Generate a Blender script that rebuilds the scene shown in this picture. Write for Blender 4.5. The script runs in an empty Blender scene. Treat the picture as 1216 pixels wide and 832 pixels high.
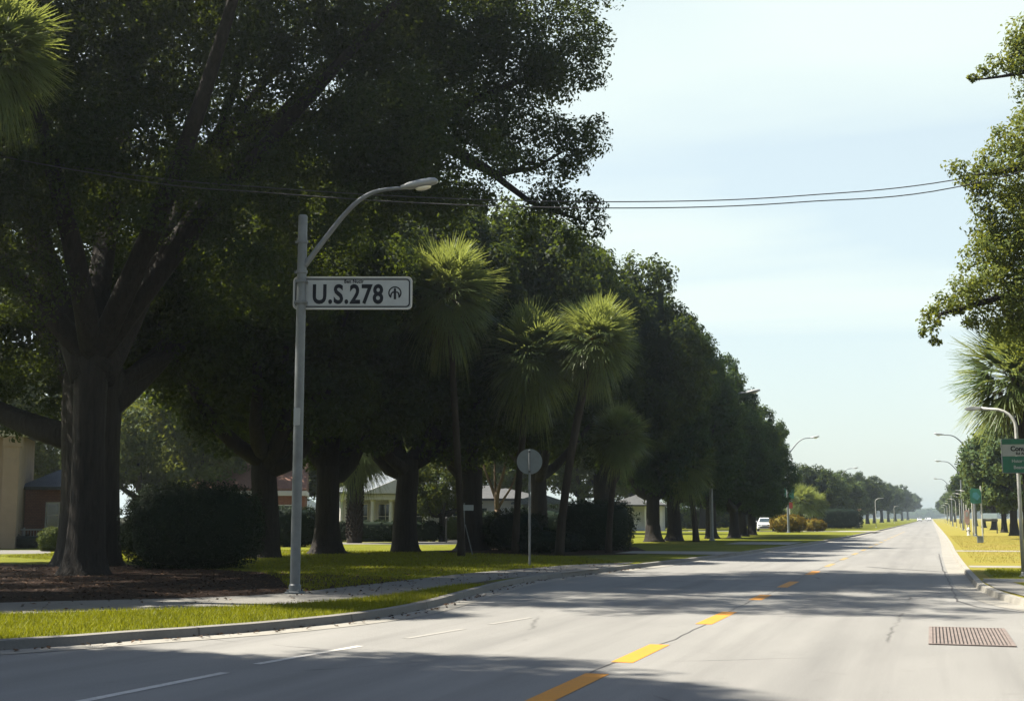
import bpy, bmesh, math, random
import numpy as np
from mathutils import Vector, Matrix

SC = bpy.context.scene
COL = SC.collection
R = math.radians
RNG = np.random.default_rng(278)
random.seed(278)

# ------------------------------------------------------------------ camera, sky, sun, exposure
EYE = 1.6
YAW, PITCH, FPX = R(18.2187), R(7.5196), 1500.0
cam_d = bpy.data.cameras.new('camera')
cam = bpy.data.objects.new('camera', cam_d); COL.objects.link(cam)
cam.location = (0, 0, EYE)
cam.rotation_euler = (R(90) + PITCH, 0, YAW)
cam_d.sensor_width = 36.0
cam_d.lens = FPX / 1216.0 * 36.0
cam_d.clip_start = 0.1
cam_d.clip_end = 9000.0
SC.camera = cam

SUN_EL, SUN_AZ = R(53), R(-95)          # azimuth clockwise from +Y (along the road)
S_DIR = Vector((math.sin(SUN_AZ) * math.cos(SUN_EL), math.cos(SUN_AZ) * math.cos(SUN_EL), math.sin(SUN_EL)))
sun_d = bpy.data.lights.new('sun', 'SUN')
sun_d.energy = 5.0; sun_d.angle = R(0.55); sun_d.color = (1.0, 0.92, 0.78)
sun = bpy.data.objects.new('sun', sun_d); COL.objects.link(sun)
sun.rotation_euler = S_DIR.to_track_quat('Z', 'Y').to_euler()
sun.location = (-60, 20, 60)

world = bpy.data.worlds.new('World'); SC.world = world
world.use_nodes = True
wt = world.node_tree; wt.nodes.clear()
def wn(t, **k):
    n = wt.nodes.new(t)
    for a, b in k.items(): setattr(n, a, b)
    return n
sky = wn('ShaderNodeTexSky', sky_type='NISHITA', sun_disc=False, sun_elevation=SUN_EL, sun_rotation=SUN_AZ)
sky.air_density = 1.2; sky.dust_density = 1.5; sky.ozone_density = 1.8
tc = wn('ShaderNodeTexCoord')
sep = wn('ShaderNodeSeparateXYZ'); wt.links.new(tc.outputs['Generated'], sep.inputs[0])
zz = wn('ShaderNodeMath', operation='MAXIMUM'); wt.links.new(sep.outputs['Z'], zz.inputs[0]); zz.inputs[1].default_value = 0.13
dx = wn('ShaderNodeMath', operation='DIVIDE'); wt.links.new(sep.outputs['X'], dx.inputs[0]); wt.links.new(zz.outputs[0], dx.inputs[1])
dy = wn('ShaderNodeMath', operation='DIVIDE'); wt.links.new(sep.outputs['Y'], dy.inputs[0]); wt.links.new(zz.outputs[0], dy.inputs[1])
cmb = wn('ShaderNodeCombineXYZ'); wt.links.new(dx.outputs[0], cmb.inputs[0]); wt.links.new(dy.outputs[0], cmb.inputs[1])
mp = wn('ShaderNodeMapping'); wt.links.new(cmb.outputs[0], mp.inputs['Vector'])
mp.inputs['Rotation'].default_value = (0, 0, R(24)); mp.inputs['Scale'].default_value = (0.20, 0.34, 1)
mp.inputs['Location'].default_value = (0.4, 2.3, 0)
nz = wn('ShaderNodeTexNoise'); wt.links.new(mp.outputs[0], nz.inputs['Vector'])
nz.inputs['Scale'].default_value = 1.5; nz.inputs['Detail'].default_value = 7; nz.inputs['Roughness'].default_value = 0.45
nz.inputs['Distortion'].default_value = 0.5
rp = wn('ShaderNodeValToRGB'); wt.links.new(nz.outputs[0], rp.inputs[0])
rp.color_ramp.elements[0].position = 0.40; rp.color_ramp.elements[0].color = (0.62, 0.62, 0.62, 1)
rp.color_ramp.elements[1].position = 0.58; rp.color_ramp.elements[1].color = (1, 1, 1, 1)
mxs = wn('ShaderNodeMix', data_type='RGBA')
hzn = wn('ShaderNodeMapRange', interpolation_type='SMOOTHSTEP'); wt.links.new(sep.outputs['Z'], hzn.inputs[0])
for _i, _v in ((1, 0.36), (2, 0.62), (3, 1.0), (4, 0.0)): hzn.inputs[_i].default_value = _v     # milky low sky, clear blue overhead
cf = wn('ShaderNodeMath', operation='MULTIPLY'); wt.links.new(rp.outputs[0], cf.inputs[0]); wt.links.new(hzn.outputs[0], cf.inputs[1])
wt.links.new(cf.outputs[0], mxs.inputs[0]); wt.links.new(sky.outputs[0], mxs.inputs[6])
mxs.inputs[7].default_value = (4.75, 5.4, 5.2, 1)
bg = wn('ShaderNodeBackground'); bg.inputs[1].default_value = 0.055
wt.links.new(mxs.outputs[2], bg.inputs[0])
wo = wn('ShaderNodeOutputWorld'); wt.links.new(bg.outputs[0], wo.inputs[0])

SC.view_settings.view_transform = 'Standard'
SC.view_settings.look = 'None'
SC.view_settings.gamma = 1.0
SC.view_settings.use_curve_mapping = False
SC.view_settings.exposure = 1.8
SC.render.engine = 'CYCLES'
SC.cycles.use_denoising = True
SC.cycles.max_bounces = 6
SC.cycles.diffuse_bounces = 2
SC.cycles.transmission_bounces = 4
SC.cycles.volume_bounces = 0
SC.cycles.transparent_max_bounces = 6
SC.cycles.sample_clamp_indirect = 6

# ------------------------------------------------------------------ from a line of sight to a point of the place
FW = Vector((-math.sin(YAW) * math.cos(PITCH), math.cos(YAW) * math.cos(PITCH), math.sin(PITCH)))
RT = Vector((math.cos(YAW), math.sin(YAW), 0))
UP = RT.cross(FW)
def ray(px, py): return FW + RT * ((px - 608) / FPX) - UP * ((py - 416) / FPX)
def at(px, py, z=0.12):
    d = ray(px, py); t = (z - EYE) / d.z
    return Vector((d.x * t, d.y * t, z))
def far(px, py, rng):
    d = ray(px, py); t = rng / math.hypot(d.x, d.y)
    return Vector((d.x * t, d.y * t, EYE + d.z * t))
def site(px, rng, z=0.12):
    p = far(px, 614, rng); return Vector((p.x, p.y, z))

# ------------------------------------------------------------------ materials
def hexless(c): return (c[0], c[1], c[2], 1)
class NT:
    def __init__(s, name):
        s.m = bpy.data.materials.new(name); s.m.use_nodes = True
        s.t = s.m.node_tree; s.b = s.t.nodes['Principled BSDF']; s.out = s.t.nodes['Material Output']
    def n(s, t, **k):
        o = s.t.nodes.new(t)
        for a, b in k.items():
            if a in o.inputs.keys(): o.inputs[a].default_value = b
            else: setattr(o, a, b)
        return o
    def l(s, a, b): s.t.links.new(a, b)
    def coord(s, kind='Object', scale=(1, 1, 1), rot=(0, 0, 0)):
        c = s.n('ShaderNodeTexCoord'); m = s.n('ShaderNodeMapping')
        s.l(c.outputs[kind], m.inputs['Vector']); m.inputs['Scale'].default_value = scale; m.inputs['Rotation'].default_value = rot
        return m.outputs[0]
    def noise(s, vec, scale, detail=4, rough=0.55, dist=0.0):
        o = s.n('ShaderNodeTexNoise'); s.l(vec, o.inputs['Vector'])
        o.inputs['Scale'].default_value = scale; o.inputs['Detail'].default_value = detail
        o.inputs['Roughness'].default_value = rough; o.inputs['Distortion'].default_value = dist
        return o.outputs[0]
    def ramp(s, fac, stops):
        o = s.n('ShaderNodeValToRGB'); s.l(fac, o.inputs[0]); e = o.color_ramp.elements
        while len(e) < len(stops): e.new(0.5)
        for i, (p, c) in enumerate(stops):
            e[i].position = p; e[i].color = hexless(c) if hasattr(c, '__len__') else (c, c, c, 1)
        return o.outputs[0]
    def mix(s, fac, a, b, blend='MIX'):
        o = s.n('ShaderNodeMix', data_type='RGBA', blend_type=blend)
        for v, i in ((fac, 0), (a, 6), (b, 7)):
            if hasattr(v, 'node'): s.l(v, o.inputs[i])
            elif i == 0: o.inputs[0].default_value = v
            else: o.inputs[i].default_value = hexless(v)
        return o.outputs[2]
    def bump(s, h, strength=0.3, dist=0.02):
        o = s.n('ShaderNodeBump'); s.l(h, o.inputs['Height'])
        o.inputs['Strength'].default_value = strength; o.inputs['Distance'].default_value = dist
        s.l(o.outputs[0], s.b.inputs['Normal'])
    def base(s, c):
        if hasattr(c, 'node'): s.l(c, s.b.inputs['Base Color'])
        else: s.b.inputs['Base Color'].default_value = hexless(c)
    def set(s, rough=0.6, metal=0.0, spec=0.5):
        s.b.inputs['Roughness'].default_value = rough; s.b.inputs['Metallic'].default_value = metal
        s.b.inputs['Specular IOR Level'].default_value = spec

def plain(name, c, rough=0.6, metal=0.0, var=0.25, scale=6.0, spec=0.5, bump=0.0, grime=None):
    m = NT(name); v = m.coord('Object')
    f = m.noise(v, scale, 6, 0.62)
    a = tuple(x * (1 - var) for x in c); b = tuple(min(1, x * (1 + var * 0.7)) for x in c)
    col = m.ramp(f, [(0.3, a), (0.7, b)])
    if grime:
        g = m.noise(m.coord('Object', (1, 1, 0.35)), scale * 0.5, 5, 0.7)
        col = m.mix(m.ramp(g, [(0.52, 0.0), (0.72, 0.7)]), col, grime)
    m.base(col); m.set(rough, metal, spec)
    if bump: m.bump(f, bump, 0.02)
    return m.m

def leafmat(name, dark, light, trans, tfac=0.3, rough=0.62, spec=0.09):
    m = NT(name)
    a = m.n('ShaderNodeAttribute', attribute_name='tone')
    oi = m.n('ShaderNodeObjectInfo')
    mm = m.n('ShaderNodeMath', operation='MULTIPLY_ADD'); m.l(oi.outputs['Random'], mm.inputs[0]); mm.inputs[1].default_value = 0.3; mm.inputs[2].default_value = -0.15
    ad = m.n('ShaderNodeMath', operation='ADD', use_clamp=True); m.l(a.outputs['Fac'], ad.inputs[0]); m.l(mm.outputs[0], ad.inputs[1])
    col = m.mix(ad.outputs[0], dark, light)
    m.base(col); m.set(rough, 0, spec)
    tr = m.n('ShaderNodeBsdfTranslucent')
    m.l(m.mix(ad.outputs[0], tuple(x * 0.7 for x in trans), trans), tr.inputs['Color'])
    ms = m.n('ShaderNodeMixShader'); ms.inputs[0].default_value = tfac
    m.l(m.b.outputs[0], ms.inputs[1]); m.l(tr.outputs[0], ms.inputs[2]); m.l(ms.outputs[0], m.out.inputs[0])
    return m.m

M = {}
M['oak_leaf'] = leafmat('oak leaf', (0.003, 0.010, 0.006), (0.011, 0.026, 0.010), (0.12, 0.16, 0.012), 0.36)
M['oak_leaf_far'] = leafmat('distant oak leaf', (0.032, 0.062, 0.026), (0.088, 0.122, 0.038), (0.17, 0.21, 0.045), 0.32)  # far leaves lightened, haze and sunlight put into their colour
M['sun_leaf'] = leafmat('sunlit oak leaf', (0.024, 0.044, 0.010), (0.066, 0.088, 0.018), (0.15, 0.17, 0.018), 0.34)  # sunlight on the crowns put into this leaf colour
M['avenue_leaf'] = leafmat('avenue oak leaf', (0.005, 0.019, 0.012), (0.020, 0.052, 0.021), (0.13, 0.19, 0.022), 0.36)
M['bright_leaf'] = leafmat('sunny oak leaf', (0.050, 0.078, 0.016), (0.130, 0.155, 0.034), (0.23, 0.25, 0.025), 0.34)  # brighter leaf copy, sun on the right hand trees put into its colour
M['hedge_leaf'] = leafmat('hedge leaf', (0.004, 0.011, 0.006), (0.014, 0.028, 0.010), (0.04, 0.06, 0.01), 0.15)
M['lit_shrub_leaf'] = leafmat('sunlit shrub leaf', (0.035, 0.055, 0.008), (0.08, 0.10, 0.016), (0.12, 0.14, 0.016), 0.25)  # lighter copy of the hedge leaf, sunlight put into its colour
M['gold_leaf'] = leafmat('gold shrub leaf', (0.10, 0.085, 0.008), (0.22, 0.13, 0.014), (0.2, 0.12, 0.012), 0.3)
M['palm_leaf'] = leafmat('palm blade', (0.026, 0.060, 0.020), (0.125, 0.160, 0.055), (0.26, 0.30, 0.06), 0.42, 0.45, 0.3)
M['dead_palm'] = leafmat('dead palm blade', (0.035, 0.025, 0.012), (0.08, 0.058, 0.03), (0.08, 0.05, 0.02), 0.15, 0.7, 0.2)
M['grass_blade'] = leafmat('grass blade', (0.085, 0.105, 0.004), (0.17, 0.175, 0.007), (0.26, 0.27, 0.008), 0.35, 0.6, 0.2)
M['dry_blade'] = leafmat('dry grass blade', (0.17, 0.13, 0.022), (0.26, 0.20, 0.038), (0.25, 0.2, 0.03), 0.3, 0.7, 0.2)
M['litter'] = leafmat('fallen leaf', (0.022, 0.012, 0.007), (0.09, 0.045, 0.02), (0.05, 0.03, 0.01), 0.1, 0.7, 0.2)

def bark(name, a, b, sc=9.0):
    m = NT(name); v = m.coord('Object', (1, 1, 0.14))
    f = m.noise(v, sc, 7, 0.68, 0.4); g = m.noise(m.coord('Object'), 1.1, 3)
    m.base(m.mix(m.ramp(g, [(0.35, 0.0), (0.7, 0.5)]), m.ramp(f, [(0.32, a), (0.68, b)]), tuple(x * 0.7 for x in b)))
    m.set(0.9, 0, 0.2); m.bump(f, 1.0, 0.09); return m.m
M['bark'] = bark('oak bark', (0.008, 0.007, 0.0065), (0.028, 0.024, 0.022))
M['pale_bark'] = bark('pale bark', (0.06, 0.042, 0.03), (0.17, 0.125, 0.09), 6)
M['palm_bark'] = bark('palm bark', (0.010, 0.008, 0.006), (0.038, 0.030, 0.023), 5)

# grounds
def lawn_mat(name, c1, c2, c3, bare):
    m = NT(name); v = m.coord('Object')
    fine = m.noise(m.coord('Object', (1, 1, 1)), 26, 5, 0.7); mid = m.noise(v, 0.55, 5, 0.6, 0.3); big = m.noise(v, 0.11, 3)
    col = m.mix(m.ramp(fine, [(0.3, 0.0), (0.7, 1.0)]), c1, c2)
    col = m.mix(m.ramp(mid, [(0.42, 0.0), (0.66, 0.75)]), col, c3)
    col = m.mix(m.ramp(big, [(0.58, 0.0), (0.72, 0.5)]), col, bare)
    m.base(col); m.set(0.95, 0, 0.1); m.bump(fine, 0.7, 0.05); return m.m
M['lawn'] = lawn_mat('lawn', (0.055, 0.072, 0.005), (0.115, 0.122, 0.008), (0.135, 0.135, 0.010), (0.12, 0.09, 0.025))
M['dry_lawn'] = lawn_mat('dry lawn', (0.140, 0.118, 0.020), (0.215, 0.178, 0.036), (0.15, 0.155, 0.028), (0.21, 0.15, 0.05))
M['soil'] = lawn_mat('worn soil', (0.045, 0.036, 0.024), (0.085, 0.066, 0.045), (0.05, 0.055, 0.012), (0.05, 0.038, 0.028))
m = NT('mulch'); v = m.coord('Object'); f = m.noise(m.coord('Object', (1, 2.2, 1)), 16, 8, 0.72, 0.6); g = m.noise(v, 0.8, 4)
m.base(m.mix(m.ramp(g, [(0.5, 0.0), (0.75, 0.6)]), m.ramp(f, [(0.32, (0.009, 0.006, 0.005)), (0.6, (0.032, 0.018, 0.012)), (0.72, (0.08, 0.045, 0.028))]), (0.045, 0.022, 0.013)))
m.set(0.95, 0, 0.1); m.bump(f, 1.0, 0.08); M['mulch'] = m.m

m = NT('asphalt'); v = m.coord('Object')
grain = m.noise(v, 55, 3, 0.7); patch = m.noise(m.coord('Object', (1, 0.28, 1)), 0.5, 6, 0.62, 0.4)
streak = m.noise(m.coord('Object', (1, 0.035, 1)), 1.5, 5, 0.6); blot = m.noise(v, 2.2, 6, 0.68, 0.6)
col = m.mix(m.ramp(grain, [(0.3, 0.0), (0.7, 1.0)]), (0.121, 0.121, 0.116), (0.187, 0.186, 0.179))
col = m.mix(m.ramp(patch, [(0.40, 0.0), (0.66, 0.45)]), col, (0.213, 0.211, 0.201))
col = m.mix(m.ramp(streak, [(0.50, 0.0), (0.72, 0.5)]), col, (0.098, 0.097, 0.094))
col = m.mix(m.ramp(blot, [(0.60, 0.0), (0.74, 0.32)]), col, (0.08, 0.077, 0.074))
sx = m.n('ShaderNodeSeparateXYZ'); m.l(v, sx.inputs[0]); ax = m.n('ShaderNodeMath', operation='ADD'); m.l(sx.outputs['X'], ax.inputs[0]); ax.inputs[1].default_value = 3.34
pp = m.n('ShaderNodeMath', operation='PINGPONG'); m.l(ax.outputs[0], pp.inputs[0]); pp.inputs[1].default_value = 4.1
ps = m.n('ShaderNodeMath', operation='DIVIDE'); m.l(pp.outputs[0], ps.inputs[0]); ps.inputs[1].default_value = 4.1
trk = m.ramp(ps.outputs[0], [(0.0, 0.15), (0.18, 0.1), (0.30, 0.55), (0.40, 0.2), (0.50, 0.85), (0.60, 0.2), (0.70, 0.55), (0.84, 0.1), (1.0, 0.3)])
tn = m.ramp(m.noise(m.coord('Object', (1, 0.06, 1)), 0.9, 5, 0.65), [(0.3, 0.0), (0.7, 0.75)])
tk = m.n('ShaderNodeMath', operation='MULTIPLY'); m.l(trk, tk.inputs[0]); m.l(tn, tk.inputs[1])
col = m.mix(tk.outputs[0], col, (0.085, 0.085, 0.084))
vo = m.n('ShaderNodeTexVoronoi', feature='DISTANCE_TO_EDGE'); dd = m.n('ShaderNodeMix', data_type='VECTOR'); dd.inputs[0].default_value = 0.16
nn = m.n('ShaderNodeTexNoise'); m.l(v, nn.inputs['Vector']); nn.inputs['Scale'].default_value = 1.6; nn.inputs['Detail'].default_value = 6
m.l(v, dd.inputs[4]); m.l(nn.outputs['Color'], dd.inputs[5]); m.l(dd.outputs[1], vo.inputs['Vector']); vo.inputs['Scale'].default_value = 0.13
crk = m.ramp(vo.outputs['Distance'], [(0.0, 0.75), (0.0035, 0.0)])
cm = m.ramp(m.noise(v, 0.35, 3), [(0.48, 0.0), (0.58, 1.0)])
ck = m.n('ShaderNodeMath', operation='MULTIPLY'); m.l(crk, ck.inputs[0]); m.l(cm, ck.inputs[1])
col = m.mix(ck.outputs[0], col, (0.04, 0.038, 0.036))
m.base(col); m.set(0.86, 0, 0.25); m.bump(grain, 0.35, 0.012); M['asphalt'] = m.m

def concrete(name, c, joint=1.5):
    m = NT(name); v = m.coord('Object'); f = m.noise(v, 30, 4, 0.7); g = m.noise(v, 0.9, 5, 0.65, 0.4)
    a = tuple(x * 0.82 for x in c); col = m.mix(m.ramp(f, [(0.3, 0.0), (0.7, 1.0)]), a, c)
    col = m.mix(m.ramp(g, [(0.45, 0.0), (0.72, 0.6)]), col, tuple(x * 0.55 for x in c))
    uv = m.n('ShaderNodeUVMap'); sp = m.n('ShaderNodeSeparateXYZ'); m.l(uv.outputs[0], sp.inputs[0])
    md = m.n('ShaderNodeMath', operation='PINGPONG'); m.l(sp.outputs['Y'], md.inputs[0]); md.inputs[1].default_value = joint * 0.5
    j = m.ramp(md.outputs[0], [(0.012, 0.8), (0.02, 0.0)])
    col = m.mix(j, col, (0.06, 0.055, 0.05))
    m.base(col); m.set(0.85, 0, 0.3); m.bump(f, 0.3, 0.01); return m.m
M['walk'] = concrete('sidewalk concrete', (0.135, 0.131, 0.121))
M['kerb'] = concrete('kerb concrete', (0.165, 0.158, 0.145), 3.0)
M['pan'] = concrete('gutter concrete', (0.225, 0.216, 0.192), 3.0)
def paint(name, c, worn):
    m = NT(name); f = m.noise(m.coord('Object'), 14, 6, 0.72); g = m.noise(m.coord('Object', (1, .4, 1)), 2.6, 5, .7)
    col = m.mix(m.ramp(f, [(0.5, 0.0), (0.66, 0.65)]), c, worn); col = m.mix(m.ramp(g, [(0.52, 0.0), (0.75, 0.7)]), col, worn)
    m.base(col); m.set(0.7, 0, 0.3); return m.m
M['yellow'] = paint('yellow road paint', (0.44, 0.185, 0.016), (0.28, 0.15, 0.04))
M['faded_yellow'] = paint('faded yellow paint', (0.25, 0.18, 0.07), (0.16, 0.14, 0.10))
M['white'] = paint('white road paint', (0.40, 0.39, 0.37), (0.2, 0.195, 0.18))
M['faint_white'] = paint('worn white paint', (0.22, 0.215, 0.2), (0.16, 0.155, 0.145))
M['tar'] = plain('tar seam', (0.035, 0.034, 0.033), 0.7, var=0.4)
M['galv'] = plain('galvanised steel', (0.125, 0.14, 0.155), 0.5, 0.25, 0.18, 5.0, grime=(0.09, 0.095, 0.10))
M['lamp_paint'] = plain('lamp paint', (0.24, 0.255, 0.265), 0.45, 0.1, 0.12)
M['lens'] = plain('lamp lens', (0.62, 0.60, 0.52), 0.2, 0.0, 0.08)
M['pale_post'] = plain('pale post', (0.36, 0.365, 0.35), 0.5, 0.1, 0.15)
M['sign_white'] = plain('sign sheet', (0.29, 0.315, 0.335), 0.45, 0, 0.08, 4, grime=(0.24, 0.255, 0.27))
M['sign_black'] = plain('sign black', (0.008, 0.010, 0.016), 0.6, 0, 0.1, spec=0.1)
M['sign_green'] = plain('sign green', (0.008, 0.11, 0.075), 0.4, 0, 0.2)
M['sign_red'] = plain('sign red', (0.32, 0.03, 0.025), 0.45, 0, 0.2)
M['sign_grey'] = plain('sign back aluminium', (0.15, 0.175, 0.19), 0.5, 0.1, 0.12, 5)
M['sign_pink'] = plain('pale pink sign', (0.40, 0.26, 0.25), 0.5, 0, 0.2)
M['sign_blue'] = plain('pale blue board', (0.30, 0.38, 0.44), 0.5, 0, 0.1)
M['sign_teal'] = plain('sign teal', (0.03, 0.16, 0.19), 0.45, 0, 0.2)
M['dark_metal'] = plain('dark metal', (0.045, 0.045, 0.048), 0.5, 0.4, 0.25)
M['iron'] = plain('cast iron', (0.15, 0.122, 0.11), 0.75, 0.1, 0.35, 9)
M['pit_shade'] = plain('pit_shade', (0.012, 0.012, 0.012), 0.95)
M['wood'] = bark('weathered pole wood', (0.08, 0.065, 0.05), (0.22, 0.18, 0.14), 8)
M['wire'] = plain('cable', (0.03, 0.03, 0.032), 0.6)
M['white_wall'] = plain('white painted wall', (0.45, 0.46, 0.455), 0.7, 0, 0.08, 1.5, grime=(0.3, 0.3, 0.29))
M['beige_wall'] = plain('beige stucco', (0.26, 0.195, 0.13), 0.85, 0, 0.12, 2, grime=(0.3, 0.22, 0.15))
M['grey_wall'] = plain('grey siding', (0.22, 0.235, 0.24), 0.75, 0, 0.12, 2)
M['tan_wall'] = plain('tan wall', (0.28, 0.235, 0.185), 0.8, 0, 0.12, 2)
M['yellow_wall'] = plain('straw wall', (0.34, 0.28, 0.17), 0.8, 0, 0.12, 2)
M['trim'] = plain('white trim', (0.50, 0.49, 0.47), 0.6, 0, 0.06, 3)
M['glass'] = plain('window glass', (0.03, 0.045, 0.05), 0.08, 0, 0.3, 1.0, 0.8)
def tiles(name, a, b, sc):
    m = NT(name); br = m.n('ShaderNodeTexBrick'); m.l(m.coord('UV', (sc, sc, 1)), br.inputs['Vector'])
    br.inputs['Color1'].default_value = hexless(a); br.inputs['Color2'].default_value = hexless(b); br.inputs['Mortar'].default_value = hexless(tuple(x * .55 for x in a))
    br.inputs['Scale'].default_value = 1.0; br.inputs['Mortar Size'].default_value = 0.03
    m.base(br.outputs[0]); m.set(0.85, 0, 0.2); m.bump(br.outputs[1], -0.4, 0.02); return m.m
M['brick'] = tiles('red brick', (0.19, 0.08, 0.05), (0.24, 0.11, 0.065), 3.0)
M['pale_roof'] = tiles('pale shingle', (0.15, 0.175, 0.20), (0.19, 0.21, 0.23), 2.4)
M['grey_roof'] = tiles('grey shingle', (0.06, 0.063, 0.066), (0.085, 0.088, 0.09), 2.4)
M['clay_roof'] = tiles('clay shingle', (0.17, 0.09, 0.065), (0.22, 0.12, 0.08), 2.4)
M['car_white'] = plain('white car paint', (0.55, 0.56, 0.57), 0.25, 0, 0.03)
M['car_grey'] = plain('grey car paint', (0.25, 0.28, 0.33), 0.25, 0.3, 0.03)
M['rubber'] = plain('tyre rubber', (0.02, 0.02, 0.02), 0.85)
M['rim'] = plain('wheel alloy', (0.45, 0.45, 0.46), 0.35, 0.8)
M['headlight'] = plain('headlamp cover', (0.6, 0.62, 0.65), 0.1, 0.2, 0.05)

# ------------------------------------------------------------------ object helpers
def link(name, me, mat, parent=None, loc=(0, 0, 0)):
    o = bpy.data.objects.new(name, me); COL.objects.link(o); o.location = loc
    if mat is not None and not me.materials: me.materials.append(mat)
    if parent is not None: o.parent = parent
    return o
def tag(o, label, cat, group=None):
    o['label'] = label; o['category'] = cat
    if group: o['group'] = group
    return o
def structure(o): o['kind'] = 'structure'; return o
def stuff(o, label=None, cat=None):
    o['kind'] = 'stuff'
    if label: o['label'] = label
    if cat: o['category'] = cat
    return o
def thing(name, label, cat, loc, rz=0.0, group=None, scale=(1, 1, 1)):
    o = bpy.data.objects.new(name, None); COL.objects.link(o)
    o.empty_display_size = 0.3; o.location = loc; o.rotation_euler = (0, 0, rz); o.scale = scale
    return tag(o, label, cat, group)
def kids(o): return [c for c in COL.objects if c.parent is o]
def dup(root, label, loc, rz=0.0, scale=None, group=None, src=None):
    def cp(o, parent):
        c = o.copy(); COL.objects.link(c)
        if parent is not None: c.parent = parent
        for k in kids(o): cp(k, c)
        return c
    r = cp(root, None); r.location = loc; r.rotation_euler = (0, 0, rz); r['label'] = label
    if scale is not None: r.scale = scale if hasattr(scale, '__len__') else (scale,) * 3
    if group: r['group'] = group
    return r

class MB:
    def __init__(s): s.v = []; s.f = []
    def add(s, vs, fs):
        k = len(s.v); s.v += [tuple(p) for p in vs]; s.f += [tuple(i + k for i in q) for q in fs]; return s
    def box(s, x0, y0, z0, x1, y1, z1):
        return s.add([(x0, y0, z0), (x1, y0, z0), (x1, y1, z0), (x0, y1, z0), (x0, y0, z1), (x1, y0, z1), (x1, y1, z1), (x0, y1, z1)],
                     [(0, 3, 2, 1), (4, 5, 6, 7), (0, 1, 5, 4), (1, 2, 6, 5), (2, 3, 7, 6), (3, 0, 4, 7)])
    def prism(s, poly, a, b, axis='y'):
        """outline in the two other axes, swept from a to b along axis"""
        def p(u, w, t): return {'y': (u, t, w), 'z': (u, w, t), 'x': (t, u, w)}[axis]
        n = len(poly); vs = [p(u, w, a) for u, w in poly] + [p(u, w, b) for u, w in poly]
        fs = [tuple(range(n))[::-1], tuple(range(n, 2 * n))] + [(i, (i + 1) % n, n + (i + 1) % n, n + i) for i in range(n)]
        return s.add(vs, fs)
    def ring(s, outer, inner, a, b, axis='y'):
        def p(u, w, t): return {'y': (u, t, w), 'z': (u, w, t), 'x': (t, u, w)}[axis]
        n = len(outer); vs = [p(*q, t) for t in (a, b) for L in (outer, inner) for q in L]
        fs = []
        for i in range(n):
            j = (i + 1) % n
            fs += [(i, j, n + j, n + i), (2 * n + i, 3 * n + i, 3 * n + j, 2 * n + j), (i, 2 * n + i, 2 * n + j, j), (n + i, n + j, 3 * n + j, 3 * n + i)]
        return s.add(vs, fs)
    def tube(s, pts, radii, seg=10, cap=True, rough=0.0, rnd=None):
        pts = [Vector(p) for p in pts]; n = len(pts)
        if not hasattr(radii, '__len__'): radii = [radii] * n
        t0 = (pts[1] - pts[0]).normalized(); u = t0.orthogonal().normalized()
        if abs(t0.z) > 0.7: u = (Vector((1, 0, 0)) - t0 * t0.x).normalized()
        vs = []; fs = []
        for i in range(n):
            t = (pts[min(i + 1, n - 1)] - pts[max(i - 1, 0)]).normalized()
            u = (u - t * u.dot(t)).normalized(); w = t.cross(u)
            for k in range(seg):
                a = 2 * math.pi * k / seg; r = radii[i]
                if rough: r *= 1 + rough * (math.sin(3 * a + i * .35) * .5 + math.sin(5 * a + 1.3 + i * .2) * .35 + (rnd.random() - .5) * .5)
                vs.append(pts[i] + (u * math.cos(a) + w * math.sin(a)) * r)
        for i in range(n - 1):
            for k in range(seg):
                j = (k + 1) % seg; fs.append((i * seg + k, i * seg + j, (i + 1) * seg + j, (i + 1) * seg + k))
        if cap: fs += [tuple(range(seg))[::-1], tuple(range((n - 1) * seg, n * seg))]
        return s.add(vs, fs)
    def lathe(s, prof, seg=16, centre=(0, 0)):
        vs = []; fs = []; n = len(prof)
        for r, z in prof:
            for k in range(seg):
                a = 2 * math.pi * k / seg; vs.append((centre[0] + r * math.cos(a), centre[1] + r * math.sin(a), z))
        for i in range(n - 1):
            for k in range(seg):
                j = (k + 1) % seg; fs.append((i * seg + k, i * seg + j, (i + 1) * seg + j, (i + 1) * seg + k))
        fs += [tuple(range(seg))[::-1], tuple(range((n - 1) * seg, n * seg))]
        return s.add(vs, fs)
    def mesh(s, name, smooth=False, bevel=0.0, tri=False):
        me = bpy.data.meshes.new(name); me.from_pydata(s.v, [], s.f); me.update()
        bm = bmesh.new(); bm.from_mesh(me)
        bmesh.ops.recalc_face_normals(bm, faces=bm.faces)
        if bevel: bmesh.ops.bevel(bm, geom=[e for e in bm.edges if len(e.link_faces) == 2 and e.calc_face_angle(0) > 0.5], offset=bevel, segments=2, affect='EDGES', profile=0.6, clamp_overlap=True)
        uv = bm.loops.layers.uv.new('UVMap')
        for f in bm.faces:
            nx, ny, nz_ = (abs(c) for c in f.normal)
            for lp in f.loops:
                c = lp.vert.co
                lp[uv].uv = ((c.x, c.z) if ny >= nx and ny >= nz_ else (c.y, c.z) if nx >= nz_ else (c.x, c.y)) if nz_ < .95 else (c.x, c.y)
        bm.to_mesh(me); bm.free()
        if smooth: me.polygons.foreach_set('use_smooth', [True] * len(me.polygons))
        return me
    def obj(s, name, mat, parent=None, loc=(0, 0, 0), smooth=False, bevel=0.0):
        return link(name, s.mesh(name, smooth, bevel), mat, parent, loc)
def rrect(w, h, r, n=5, cx=0, cz=0):
    out = []
    for sx, sz, a0 in ((1, 1, 0), (-1, 1, 90), (-1, -1, 180), (1, -1, 270)):
        for i in range(n + 1):
            a = R(a0 + 90 * i / n); out.append((cx + sx * (w / 2 - r) + r * math.cos(a), cz + sz * (h / 2 - r) + r * math.sin(a)))
    return out
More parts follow.
